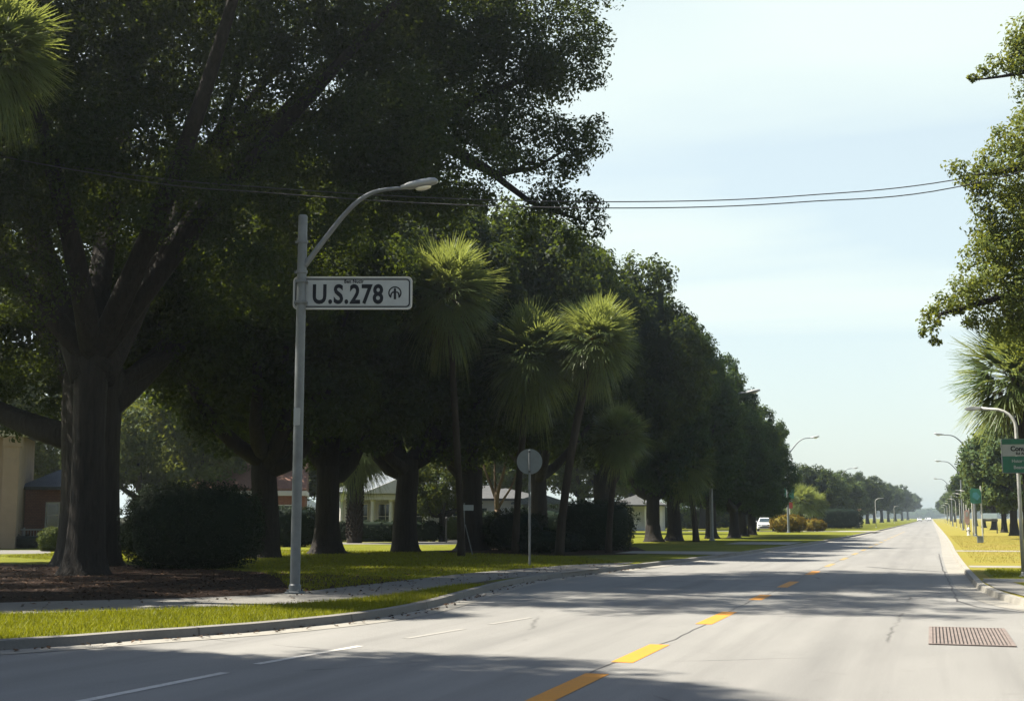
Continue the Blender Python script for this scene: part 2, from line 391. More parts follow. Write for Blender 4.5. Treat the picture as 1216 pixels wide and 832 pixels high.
def disc(r, n=24, cx=0, cz=0): return [(cx + r * math.cos(2 * math.pi * i / n), cz + r * math.sin(2 * math.pi * i / n)) for i in range(n)]
def text_obj(body, size, mat, parent, loc, name='lettering', bold=0.0, xs=1.0, align='CENTER', spacing=1.0):
    cu = bpy.data.curves.new('text', 'FONT'); cu.body = body; cu.size = size; cu.extrude = 0.002; cu.offset = bold
    cu.align_x = align; cu.align_y = 'CENTER'; cu.space_character = spacing; cu.resolution_u = 4
    o = bpy.data.objects.new('text', cu); COL.objects.link(o)
    me = bpy.data.meshes.new_from_object(o.evaluated_get(bpy.context.evaluated_depsgraph_get()))
    bpy.data.objects.remove(o); bpy.data.curves.remove(cu)
    me.transform(Matrix.Rotation(R(90), 4, 'X') @ Matrix.Diagonal((xs, 1, 1, 1)))   # stands upright, read from -Y
    me.materials.clear()
    return link(name, me, mat, parent, loc)

def strip(name, A, B, zA, zB, mat):
    """a sheet between two polylines of equal length, with metres along it as UV"""
    n = len(A); vs = [(p[0], p[1], zA) for p in A] + [(p[0], p[1], zB) for p in B]
    fs = [(i, n + i, n + i + 1, i + 1) for i in range(n - 1)]
    me = bpy.data.meshes.new(name); me.from_pydata(vs, [], fs); me.update()
    L = [0.0]
    for i in range(1, n): L.append(L[-1] + math.hypot(A[i][0] - A[i - 1][0], A[i][1] - A[i - 1][1]))
    uv = me.uv_layers.new(name='UVMap')
    for p in me.polygons:
        for li in p.loop_indices:
            vi = me.loops[li].vertex_index; uv.data[li].uv = (0.5 if vi < n else 2.0, L[vi % n])
    bm = bmesh.new(); bm.from_mesh(me); bmesh.ops.recalc_face_normals(bm, faces=bm.faces)
    if sum(f.normal.z for f in bm.faces) < 0: bmesh.ops.reverse_faces(bm, faces=bm.faces)
    bm.to_mesh(me); bm.free()
    return link(name, me, mat)
def smooth_path(pts, step=1.0):
    """Catmull-Rom through the points, about one point per step metres"""
    P = [Vector((p[0], p[1], 0)) for p in pts]; P = [P[0] * 2 - P[1]] + P + [P[-1] * 2 - P[-2]]; out = []
    for i in range(1, len(P) - 2):
        n = max(1, int(min((P[i + 1] - P[i]).length / step, 40)))
        for k in range(n):
            t = k / n; a, b, c, d = P[i - 1:i + 3]
            out.append(0.5 * ((2 * b) + (c - a) * t + (2 * a - 5 * b + 4 * c - d) * t * t + (3 * b - a - 3 * c + d) * t ** 3))
    out.append(P[-2]); return [(p.x, p.y) for p in out]
def offset_path(pts, d):
    out = []
    for i in range(len(pts)):
        a = Vector(pts[max(i - 1, 0)]); b = Vector(pts[min(i + 1, len(pts) - 1)]); t = (b - a).normalized()
        out.append((pts[i][0] - t.y * d, pts[i][1] + t.x * d))      # to the left of travel
    return out
def polygon(name, pts, z, mat):
    me = bpy.data.meshes.new(name); bm = bmesh.new()
    f = bm.faces.new([bm.verts.new((p[0], p[1], z)) for p in pts]); bm.normal_update()
    if f.normal.z < 0: f.normal_flip()
    bmesh.ops.triangulate(bm, faces=bm.faces[:]); bm.to_mesh(me); bm.free()
    uv = me.uv_layers.new(name='UVMap')
    for lp in me.loops: uv.data[lp.index].uv = me.vertices[lp.vertex_index].co.xy
    return link(name, me, mat)

# ------------------------------------------------------------------ the ground
FAR_Y = 1500
structure(polygon('ground', [(-2000, -2000), (2000, -2000), (2000, 2000), (-2000, 2000)], -0.06, M['lawn']))
structure(polygon('road', [(-34, -40), (60, -40), (60, FAR_Y), (-34, FAR_Y)], 0.0, M['asphalt']))
LK = smooth_path([(-26, -6), (-21.5, 0.5), (-17.0, 6.0), (-13.4, 9.9), (-10.73, 12.86), (-9.97, 14.31), (-9.08, 16.0), (-8.45, 18.52), (-8.5, 21.22), (-9.05, 25.15),
                  (-9.55, 29.95), (-9.3, 34.5), (-8.95, 39.3), (-8.1, 50), (-7.15, 69), (-6.4, 97), (-5.7, 182), (-5.5, 400), (-5.3, FAR_Y)], 0.8)
RK = smooth_path([(60, 17.5), (20, 18.6), (8, 19.8), (4.2, 21.2), (2.4, 23.0), (1.5, 24.9), (1.02, 28.8), (0.86, 34.3), (0.80, 56.3), (0.95, 123), (0.8, 400), (0.3, FAR_Y)], 0.8)
KW = 0.16
def kerb(name, path, side, pan):
    g = offset_path(path, -side * pan); back = offset_path(path, side * KW); top0 = offset_path(path, side * 0.03)
    structure(strip('gutter', g, path, 0.006, 0.014, M['pan']))
    n = len(path); rows = [(path, 0.008), (top0, 0.125), (back, 0.135), (back, -0.02)]
    vs = [(p[0], p[1], z) for row, z in rows for p in row]; fs = [(r * n + i, r * n + i + 1, (r + 1) * n + i + 1, (r + 1) * n + i) for r in range(3) for i in range(n - 1)]
    me = bpy.data.meshes.new(name); me.from_pydata(vs, [], fs); me.update()
    uv = me.uv_layers.new(name='UVMap'); L = [0.0]
    for i in range(1, n): L.append(L[-1] + math.hypot(path[i][0] - path[i - 1][0], path[i][1] - path[i - 1][1]))
    for p in me.polygons:
        for li in p.loop_indices: uv.data[li].uv = (0.5, L[me.loops[li].vertex_index % n])
    bm = bmesh.new(); bm.from_mesh(me); bmesh.ops.recalc_face_normals(bm, faces=bm.faces); bm.to_mesh(me); bm.free()
    structure(link(name, me, M['kerb'] if pan < .425 else M['pan'])); return back  # right kerb takes the paler concrete, sunlight put into its colour
LB = kerb('kerb', LK, 1, 0.42)
RB = kerb('kerb', RK[::-1], 1, 0.43)[::-1]
structure(strip('lawn', LB, [(-420, p[1]) for p in LB], 0.12, 0.12, M['lawn']))
RL = [p for p in RB if p[0] < 59]
structure(strip('verge', RL, [(300 if p[1] > 19 else 300, p[1]) for p in RL], 0.12, 0.12, M['dry_lawn']))

WN = smooth_path([(-24, 5.2), (-18.5, 11.0), (-13.63, 16.3), (-10.9, 19.18), (-9.98, 21.9), (-9.98, 27.5), (-9.8, 30.9), (-9.4, 33.2), (-9.2, 36.0)], 0.8)
WF = smooth_path([(-26, 7.4), (-20.3, 13.2), (-15.48, 18.5), (-12.4, 21.63), (-11.94, 26.2), (-11.75, 32.5), (-11.15, 36.1), (-10.7, 39.0), (-9.4, 41.5)], 0.8)
k = min(len(WN), len(WF))
def resample(p, n):
    L = [0.0]
    for i in range(1, len(p)): L.append(L[-1] + math.dist(p[i], p[i - 1]))
    q = np.linspace(0, L[-1], n); return list(zip(np.interp(q, L, [a[0] for a in p]), np.interp(q, L, [a[1] for a in p])))
WN, WF = resample(WN, 70), resample(WF, 70)
structure(strip('sidewalk', WN, WF, 0.128, 0.130, M['walk']))
# mulch round the first oak, and round the clipped hedge further up
mb1 = [at(*p) for p in ((-120, 668), (-40, 668), (40, 670), (110, 668), (170, 671), (240, 675), (310, 679), (390, 682), (450, 684), (500, 690))]
mul = [(p.x, p.y) for p in mb1] + [p for p in WF[::-1] if p[1] < 24.5 and p[0] > -26]
structure(polygon('mulch', mul, 0.124, M['mulch']))
structure(polygon('mulch', [(p.x, p.y) for p in (at(*q) for q in ((520, 654), (570, 651), (640, 649), (700, 648), (755, 649), (768, 654), (755, 658), (700, 659), (620, 660), (540, 659)))], 0.124, M['mulch']))
# bare worn soil between kerb and sidewalk, the path before the white house, entries over the kerb
structure(polygon('soil', [p for p in LB if 20.6 < p[1] < 28.5] + [p for p in WN[::-1] if 21.6 < p[1] < 28.5], 0.1245, M['soil']))
structure(polygon('path', [(p.x, p.y) for p in (at(*q) for q in ((-260, 652.5), (-100, 653), (60, 653), (60, 657), (-100, 658.5), (-260, 659)))], 0.126, M['walk']))
structure(polygon('path', [(p.x, p.y) for p in (at(*q) for q in ((360, 643.8), (470, 643.8), (540, 641.5), (560, 638), (640, 636), (640, 639), (572, 645), (520, 646.5), (440, 646), (360, 646)))], 0.126, M['walk']))
for x0, x1, y0, y1 in ((-12.5, -8.1, 51.5, 55.0), (-11, -7.1, 71, 77), (-9.6, -6.1, 135, 145)):
    kx = -8.0 + (y0 - 51.5) * 0.03
    structure(polygon('driveway', [(x0, y0), (kx, y0 - .6), (kx + .12, y1 + .6), (x0, y1)], 0.139, M['pan']))
structure(polygon('driveway', [(-70, 136), (-9, 136), (-9, 144), (-70, 144)], 0.127, M['walk']))
# right side: paths over the dry verge, the corner ramp, and the greener wedge
structure(polygon('path', [(1.04, 40.6), (30, 43.8), (30, 45.2), (1.02, 42.0)], 0.128, M['pan']))
structure(polygon('path', [(1.0, 59.3), (30, 62.0), (30, 64.0), (0.98, 61.2)], 0.128, M['pan']))
structure(polygon('verge_lawn', [(1.45, 39.9), (1.25, 36.5), (1.32, 33.4), (2.2, 33.6), (8, 34.8), (30, 38), (30, 42.5), (8, 40.6)], 0.125, M['lawn']))
structure(polygon('path', [(1.12, 33.3), (1.22, 31.6), (2.3, 31.8), (8, 32.6), (30, 35.4), (30, 37.4), (8, 34.2), (2.2, 33.4)], 0.127, M['pan']))
structure(polygon('verge_lawn', [(1.75, 31.3), (2.1, 28.2), (4, 26.6), (30, 24.5), (30, 35), (8, 32.2), (2.4, 31.5)], 0.125, M['lawn']))
structure(polygon('ramp', [(1.06, 31.9), (1.22, 28.4), (1.72, 25.2), (2.62, 23.3), (4.4, 21.6), (5.2, 23.0), (3.0, 25.6), (2.0, 28.0), (1.7, 31.4), (1.2, 33.0)], 0.1385, M['walk']))

# ------------------------------------------------------------------ paint and marks on the road
def marking(name, rects, mat, z=0.004):
    for (x0, y0), (x1, y1), w in rects:
        d = (Vector((x1, y1)) - Vector((x0, y0))).normalized(); s = Vector((d.y, -d.x)) * (w / 2)
        structure(polygon(name, [(x0 - s.x, y0 - s.y), (x0 + s.x, y0 + s.y), (x1 + s.x, y1 + s.y), (x1 - s.x, y1 - s.y)], z, mat))
cx = -3.34
marking('yellow_line', [((cx, a), (cx, b), 0.25) for a, b in ((4.9, 7.2), (9.9, 12.97), (14.05, 16.15), (19.4, 22.05), (25.35, 27.05), (30.05, 32.9), (36.9, 39.3))], M['yellow'])
marking('yellow_line', [((cx + (y - 40) * .0035, y), (cx + (y + 3 - 40) * .0035, y + 3), 0.18) for y in range(43, 150, 7)], M['faded_yellow'])
marking('white_line', [((-7.16, 9.5), (-7.04, 11.85), 0.12), ((-7.12, 12.64), (-6.88, 14.8), 0.11), ((-7.4, 5.5), (-7.22, 8.2), .12)], M['white'])
marking('white_line', [((-6.72, 15.9), (-6.5, 17.5), 0.10), ((-6.4, 18.4), (-6.2, 19.8), 0.10)], M['faint_white'])
def seam(pts, w, name='seam'):
    pts = smooth_path(pts, 0.5); rr = random.Random(5); q = [(x + rr.uniform(-.025, .025), y + rr.uniform(-.02, .02)) for x, y in pts]
    structure(strip(name, offset_path(q, w * .5), offset_path(q, -w * .5), 0.003, 0.003, M['tar']))
seam([(-3.3, 9.0), (-3.42, 13.3), (-3.3, 17.5), (-3.38, 23.5), (-3.32, 29), (-3.4, 40), (-3.2, 60), (-3.0, 90)], 0.022)
seam([(at(1030, 672.5, 0).x, at(1030, 672.5, 0).y), (at(1060, 675, 0).x, at(1060, 675, 0).y), (at(1095, 677, 0).x, at(1095, 677, 0).y), (at(1133, 679.5, 0).x, at(1133, 679.5, 0).y)], 0.16)
seam([(0.40, 26), (0.38, 31), (0.33, 36), (0.28, 42), (0.25, 60)], 0.04)
seam([(0.42, 26.2), (0.75, 24.6), (1.5, 23.4), (2.6, 22.4)], 0.06)

# storm drain grate
g = thing('storm_drain', 'rusty iron storm drain grate of many bars let into the pale road', 'drain grate', (0.42, 18.55, 0.0))
MB().box(-.47, -1.28, 0.003, .47, 1.28, 0.005).obj('pit_shade', M['pit_shade'], g)  # flat dark sheet painted for the shade under the grate
fr = MB()
for b in ((-.52, -1.34, -.47, 1.34), (.47, -1.34, .52, 1.34)): fr.box(b[0], b[1], .004, b[2], b[3], .017)
for b in ((-.4695, -1.34, .4695, -1.29), (-.4695, 1.29, .4695, 1.34)): fr.box(b[0], b[1], .004, b[2], b[3], .017)
fr.obj('frame', M['iron'], g)
gb = MB()
for i in range(20):
    x = -.445 + .89 * i / 19; gb.box(x - .0145, -1.288, .006, x + .0145, 1.288, .016)
gb.obj('grate', M['iron'], g)

# ------------------------------------------------------------------ foliage
def unit(n, rng):
    v = rng.normal(size=(n, 3)); return v / np.linalg.norm(v, axis=1)[:, None]
def leaves_mesh(name, C, N, size, tone, rng, aspect=0.56, extra=None):
    """one rhombic leaf per row of C, facing roughly along N"""
    n = len(C); nn = N + unit(n, rng) * 0.9; nn /= np.linalg.norm(nn, axis=1)[:, None]
    a = np.cross(nn, unit(n, rng)); a /= np.linalg.norm(a, axis=1)[:, None] + 1e-9; b = np.cross(nn, a)
    s = (size * rng.uniform(0.65, 1.25, n))[:, None]
    V = np.empty((n, 4, 3)); fold = nn * s * 0.12
    V[:, 0] = C - a * s * .5; V[:, 1] = C + b * s * aspect * .5 + fold; V[:, 2] = C + a * s * .5; V[:, 3] = C - b * s * aspect * .5 + fold
    V = V.reshape(-1, 3); F = np.arange(n * 4); nf = n; tones = tone; starts = np.arange(0, n * 4, 4); totals = np.full(n, 4)
    if extra is not None:                                        # a plain mesh joined in: (verts, triangles, tone)
        ev, et, etn = extra; k = len(V); V = np.vstack([V, ev]); F = np.concatenate([F, (et + k).ravel()])
        starts = np.concatenate([starts, n * 4 + 3 * np.arange(len(et))]); totals = np.concatenate([totals, np.full(len(et), 3)])
        tones = np.concatenate([tone, np.full(len(et), etn)]); nf += len(et)
    me = bpy.data.meshes.new(name); me.vertices.add(len(V)); me.vertices.foreach_set('co', V.astype(np.float32).ravel())
    me.loops.add(len(F)); me.loops.foreach_set('vertex_index', F.astype(np.int32))
    me.polygons.add(nf); me.polygons.foreach_set('loop_start', starts.astype(np.int32)); me.polygons.foreach_set('loop_total', totals.astype(np.int32))
    me.update(); at_ = me.attributes.new('tone', 'FLOAT', 'FACE'); at_.data.foreach_set('value', np.clip(tones, 0, 1).astype(np.float32))
    return me
def ico(sub=3):
    bm = bmesh.new(); bmesh.ops.create_icosphere(bm, subdivisions=sub, radius=1.0); bm.verts.ensure_lookup_table()
    v = np.array([x.co[:] for x in bm.verts]); f = np.array([[y.index for y in x.verts] for x in bm.faces]); bm.free(); return v, f
ICO = ico(3)
def crown_mesh(name, lobes, leaf, per, rs, rng, cover=1.25, core=None, centre=None):
    """lobes (x,y,z,rx,ry,rz) -> twig clumps over each lobe -> leaves in each clump"""
    Cs, Ns, Ts = [], [], []
    ctr = np.array(centre if centre is not None else np.mean([l[:3] for l in lobes], axis=0))
    for l in lobes:
        c = np.array(l[:3]); r = np.array(l[3:6]); rm = r.mean()
        rsub = min(rs, rm * 0.55)
        k = max(4, int(4 * math.pi * rm * rm / (math.pi * rsub * rsub) * cover))
        d = unit(k, rng); sc = c + d * r * rng.uniform(0.62, 1.02, k)[:, None]
        rr = rsub * rng.uniform(0.6, 1.3, k); tn = rng.normal(0.42, 0.2, k)
        cnt = np.maximum(6, (per * (rr / rs) ** 2).astype(int)); idx = np.repeat(np.arange(k), cnt); n = len(idx)
        dd = unit(n, rng); p = sc[idx] + dd * (rr[idx] * rng.uniform(0.15, 1, n) ** 0.6)[:, None] * np.array([1, 1, .8])
        Cs.append(p); Ns.append(dd * 0.7 + d[idx] * 0.5 + np.array([0, 0, .35])); Ts.append(tn[idx] + rng.normal(0, 0.12, n))
    C, N, T = np.vstack(Cs), np.vstack(Ns), np.concatenate(Ts)
    ex = None
    if core:
        cv, cf = ICO; vv = []; ff = []
        for c, r in core:
            w = 1 + 0.18 * np.sin(cv[:, 0] * 7 + c[0]) * np.sin(cv[:, 1] * 6 + c[1]) + 0.1 * np.sin(cv[:, 2] * 11)
            ff.append(cf + len(vv) * len(cv)); vv.append(np.array(c) + cv * np.array(r) * w[:, None])
        ex = (np.vstack(vv), np.vstack(ff), 0.1)  # solid core added inside the crown to block light, toned dark
    return leaves_mesh(name, C, N, np.full(len(C), leaf), T, rng, extra=ex)
def bend(a, b, n=7, sag=0.0, wob=0.0, rnd=random):
    a, b = Vector(a), Vector(b); out = []
    w = [Vector((rnd.uniform(-1, 1), rnd.uniform(-1, 1), rnd.uniform(-1, 1))) * wob for _ in range(3)]
    for i in range(n):
        t = i / (n - 1); p = a.lerp(b, t); p.z += sag * 4 * t * (1 - t)
        e = math.sin(math.pi * t)
        p += w[0] * e + w[1] * math.sin(2 * math.pi * t) * .6; out.append(p)
    return out
def taper(a, b, n, pw=1.0): return [a + (b - a) * (i / (n - 1)) ** pw for i in range(n)]
def trunk_flare(mb, r, h, lean=(0, 0), seg=14, rnd=random, top=0.75):
    zs = [-0.15, 0.0, 0.12, 0.3, 0.6, 1.0, h * .35, h * .55, h * .8, h]
    q_ = rnd.uniform(.55, 1.1); fl = [1 + .85 * q_, 1 + .7 * q_, 1 + .46 * q_, 1 + .28 * q_, 1 + .14 * q_, 1.05, .98, .94, .92, top * 1.2]
    mb.tube([(lean[0] * z / h + .05 * math.sin(z * 1.3), lean[1] * z / h, z) for z in zs], [r * f for f in fl], seg, True, 0.09, rnd)

def oak(seed, H, rad, z0, tr, th, leaf, per, rs, nl, lobe, mat, core=True, name='oak_tree', lean=(0, 0)):
    rng = np.random.default_rng(seed); rd = random.Random(seed)
    cz = (H + z0) / 2; rz = (H - z0) / 2 - lobe * .75; rx = rad - lobe * .75
    lobes = []; gold = math.pi * (3 - 5 ** .5)
    for i in range(nl):
        zc = 1 - 2 * (i + .5) / nl; q = math.sqrt(1 - zc * zc); a = gold * i + rng.uniform(-.3, .3); f = rng.uniform(.82, 1.1)
        widen = 1.0 + 0.12 * max(0, -zc)
        r = lobe * rng.uniform(.72, 1.2); lobes.append((q * math.cos(a) * rx * f * widen + lean[0], q * math.sin(a) * rx * f * widen + lean[1], cz + zc * rz * f, r, r, r * .88))
    cr = [((lean[0], lean[1], cz), (rx * .86, rx * .86, rz * .86))] if core else None
    cm_ = crown_mesh('crown', lobes, leaf, per, rs, rng, core=cr, centre=(0, 0, cz))
    mb = MB(); trunk_flare(mb, tr, th, rnd=rd)
    for i in range(6):
        l = lobes[int(nl * (.45 + .5 * i / 6))]; base = (0, 0, th * rd.uniform(.82, .98)); e = Vector(l[:3]) * .92
        mb.tube(bend(base, e, 7, -.5, .5, rd), taper(tr * .66, tr * .16, 7), 9, True, .06, rd)
    return cm_, mb.mesh('trunk', smooth=True)
def plant_tree(name, label, cm_, tm, loc, rz, scale, leafm, barkm, group=None, cat='tree'):
    t = thing(name, label, cat, loc, rz, group, scale if hasattr(scale, '__len__') else (scale,) * 3)
    if tm is not None: link('trunk', tm, barkm, t)
    link('crown', cm_, leafm, t)
    return t

# ------------------------------------------------------------------ the great oak by the sidewalk
def big_oak():
    rng = np.random.default_rng(11); rd = random.Random(11)
    B = at(100, 682); L = []
    def lobe(p, r, sq=.85): L.append((p.x - B.x, p.y - B.y, p.z - B.z, r, r, r * sq))
    # the ragged right hand edge over the road
    for px, py, rg, r in ((655, -20, 37, 1.9), (668, 72, 36, 1.22), (630, 118, 37, 1.5), (690, 42, 36, .85), (590, 60, 36, 2.0), (535, 20, 36, 2.1), (545, 120, 36, 1.9),
                          (692, 165, 36, .85), (655, 182, 36, .95), (612, 160, 37, 1.1), (680, 195, 36, .55), (655, 228, 35.5, .72), (690, 250, 35, .62), (703, 268, 35, .38),
                          (682, 282, 35, .34), (678, 300, 35, .2), (640, 252, 35, .6), (630, 272, 35.5, .42), (624, 290, 35.5, .25), (700, 92, 36, .5), (705, 150, 36, .45), (595, 175, 37, .7),
                          (560, 178, 37, .9), (480, 60, 35, 2.1), (470, 160, 36, 1.9), (520, 230, 37, 1.0), (560, 235, 37.5, .55)):
        lobe(far(px, py, rg), r)
    # the mass of the crown
    for i in range(7):
        for j in range(4):
            px = -70 + i * 96 + rng.uniform(-30, 30); py = -150 + j * 120 + rng.uniform(-25, 25)
            if py > 250 and px > 380: continue
            lobe(far(px, py, 33 + rng.uniform(0, 4)), rng.uniform(1.7, 2.4))
            if px >= 330 and py < 180: lobe(far(px + 20, py + 10, 38.5 + rng.uniform(-.5, .5)), rng.uniform(1.6, 2.1))
        if px < 330: lobe(far(px + 45, py + 10, 40.5 + rng.uniform(-1, 3)), rng.uniform(1.8, 2.5))
    for px, py in ((60, 330), (150, 340), (225, 320), (300, 330), (380, 300), (20, 400), (440, 310), (250, 400), (-40, 300)):
        lobe(far(px, py, 40 + rng.uniform(0, 4)), rng.uniform(1.3, 1.9))
    for px, py in ((30, 60), (110, 40), (190, 80), (270, 40), (350, 90), (430, 40), (60, 150), (150, 165), (235, 150), (320, 180), (400, 170), (470, 130), (20, 235), (215, 235), (300, 262), (380, 250), (455, 230), (270, 330), (350, 330), (20, 320), (510, 190), (-60, 160), (-60, 250)):
        lobe(far(px + rng.uniform(-15, 15), py + rng.uniform(-15, 15), 32.5 + rng.uniform(-1, 1.5)), rng.uniform(1.1, 1.5))
    # above and to the side of the frame
    for x, y, z, r in ((-19, 27.5, 16.2, 2.4), (-15.5, 29, 15.5, 2.2), (-22, 26, 15, 2.6), (-26, 26, 12, 2.8), (-29, 27, 12.5, 3), (-28, 31, 16, 3.2), (-33, 30, 12, 3), (-24, 31, 18.5, 3), (-18, 33, 18, 2.8),
                       (-30, 37, 14, 3), (-29, 39, 14, 2.6), (-13, 34, 17, 2.2), (-10.8, 34.5, 15.8, 1.8), (-14, 30.5, 12.6, 1.3), (-31, 26.5, 9.5, 2.2), (-16.5, 36.5, 18.5, 2.4),
                       (-20, 21.9, 14.5, 2.4), (-23, 21.7, 12.2, 2.3), (-26, 22, 13, 2.6), (-18.5, 23.4, 16.3, 2.3), (-22.5, 23.4, 16.8, 2.5), (-29, 22.4, 10.5, 2.4), (-13.2, 22.3, 16.6, 1.9), (-13.4, 26.2, 17, 2.2), (-15.5, 24, 17.4, 2.2), (-16.6, 21.8, 16, 1.9), (-11.2, 30, 16.4, 1.9)):
        lobe(Vector((x, y, z)), r)
    cm_ = crown_mesh('crown', L, 0.125, 150, 0.62, rng, cover=1.15, centre=(0, 0, 9))
    mb = MB(); rad = .46
    mb.tube([(.04 * math.sin(z), 0, z) for z in (-.2, 0, .15, .4, .8, 1.4, 2.4, 3.6, 4.8, 5.8)], [rad * f for f in (1.75, 1.6, 1.38, 1.2, 1.08, 1.0, .93, .9, .93, .98)], 20, True, .08, rd)
    for (px, py, rg), r0, r1, st in (((35, 230, 37), .46, .22, 5.2), ((235, 190, 37.5), .46, .2, 5.2), ((150, 60, 41), .4, .2, 5.4)):
        e = far(px, py, rg) - B; mb.tube(bend((0 if st > 5.3 else (.18 if px > 100 else -.18), 0, st), e, 9, -.5, .25, rd), taper(r0, r1, 9, .8), 12, True, .07, rd)
        for k in range(3):
            q = e + Vector((rd.uniform(-4, 4), rd.uniform(-3, 3), rd.uniform(2, 6))); mb.tube(bend(e * .98, q, 6, .3, .4, rd), taper(r1 * .85, .06, 6), 8, True, .06, rd)
    # the long bough out to the road, seen through the gap in the leaves
    e0 = far(420, 150, 37.5) - B; f0 = far(235, 190, 37.5) - B
    mb.tube(bend(f0, e0, 7, .5, .3, rd), taper(.24, .2, 7), 8, True, .05, rd)
    bough = [far(*q) - B for q in ((420, 150, 37.5), (500, 160, 37), (545, 182, 36.6), (572, 198, 36.3), (590, 207, 36.1), (612, 203, 36), (636, 199, 36), (668, 180, 36))]
    mb.tube(bough, [.2, .19, .17, .15, .12, .08, .065, .04], 8, True, .05, rd)
    mb.tube([far(*q) - B for q in ((578, 200, 36.2), (600, 218, 36), (630, 240, 35.6), (668, 254, 35.2), (690, 262, 35))], [.12, .1, .08, .05, .03], 7, True, .05, rd)
    mb.tube([far(*q) - B for q in ((612, 203, 36), (628, 192, 36), (640, 196, 36), (648, 206, 35.8))], [.05, .04, .03, .02], 6, True, .05, rd)
    mb.tube([far(*q) - B for q in ((500, 160, 37), (560, 120, 36.6), (620, 95, 36.4), (670, 70, 36.2))], [.16, .12, .08, .03], 7, True, .05, rd)
    t = thing('oak_tree', 'huge dark oak with forked grey trunk in the mulch bed, bough reaching over the road', 'tree', B)
    for ex, ey, ez in ((-20, 22.5, 14), (-26, 23, 12.6), (-14, 24.5, 16.4), (-12, 29.5, 16), (-16, 35, 17.5), (-30, 34, 13.5)):
        mb.tube(bend((0, 0, 5.6), Vector((ex, ey, ez)) - B, 8, .6, .35, rd), taper(.34, .07, 8), 9, True, .06, rd)
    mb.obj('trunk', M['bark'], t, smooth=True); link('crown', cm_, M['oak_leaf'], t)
big_oak()
def back_oak():
    rng = np.random.default_rng(12); rd = random.Random(12); B = at(104, 671); L = []
    for px, py, rg, r in ((-90, 380, 47, 2.4), (-30, 330, 47, 2.2), (20, 440, 46, 1.5), (-60, 470, 47, 1.5), (60, 250, 48, 2.6), (150, 300, 48, 2.4), (230, 380, 48, 2.1), (300, 420, 48, 1.8), (180, 430, 47, 1.4), (-10, 200, 48, 2.6),
                          (140, 170, 49, 2.8), (250, 240, 49, 2.6), (340, 330, 49, 2.1), (60, 100, 48, 2.8), (200, 60, 49, 2.8), (-120, 250, 48, 2.6), (330, 180, 50, 2.4), (-40, 90, 48, 2.6), (110, 400, 46, 1.5), (255, 470, 48, 1.0), (10, 400, 46, 1.4), (-35, 425, 46, 1.4), (48, 385, 46.5, 1.2), (-5, 360, 47, 1.4), (20, 500, 46.5, .7), (60, 478, 46.5, .9)):
        p = far(px, py, rg); L.append((p.x - B.x, p.y - B.y, p.z - B.z, r, r, r * .85))
    mb = MB(); mb.tube([(.05 * math.sin(z), 0, z) for z in (-.2, 0, .2, .5, 1, 1.8, 3, 4, 5, 6)], [.92 * f for f in (1.4, 1.28, 1.14, 1.06, 1.0, .96, .94, .97, 1.0, 1.0)], 20, True, .07, rd)
    for (px, py, rg), r0, r1, st in (((-70, 440, 46), .46, .2, 3.9), ((-10, 250, 47), .6, .25, 5.6), ((120, 250, 47), .6, .25, 5.8), ((260, 330, 47), .55, .2, 5.0), ((330, 330, 48), .3, .1, 5.5)):
        mb.tube(bend(Vector((-.5 if px < 0 else .4, 0, st)), far(px, py, rg) - B, 8, -.5, .25, rd), taper(r0, r1, 8), 10, True, .06, rd)
    t = thing('oak_tree', 'thick black oak right behind the forked oak, low limb reaching to the stucco house', 'tree', B)
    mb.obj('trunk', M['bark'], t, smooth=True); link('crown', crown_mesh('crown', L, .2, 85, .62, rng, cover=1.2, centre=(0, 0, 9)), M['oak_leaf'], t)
back_oak()

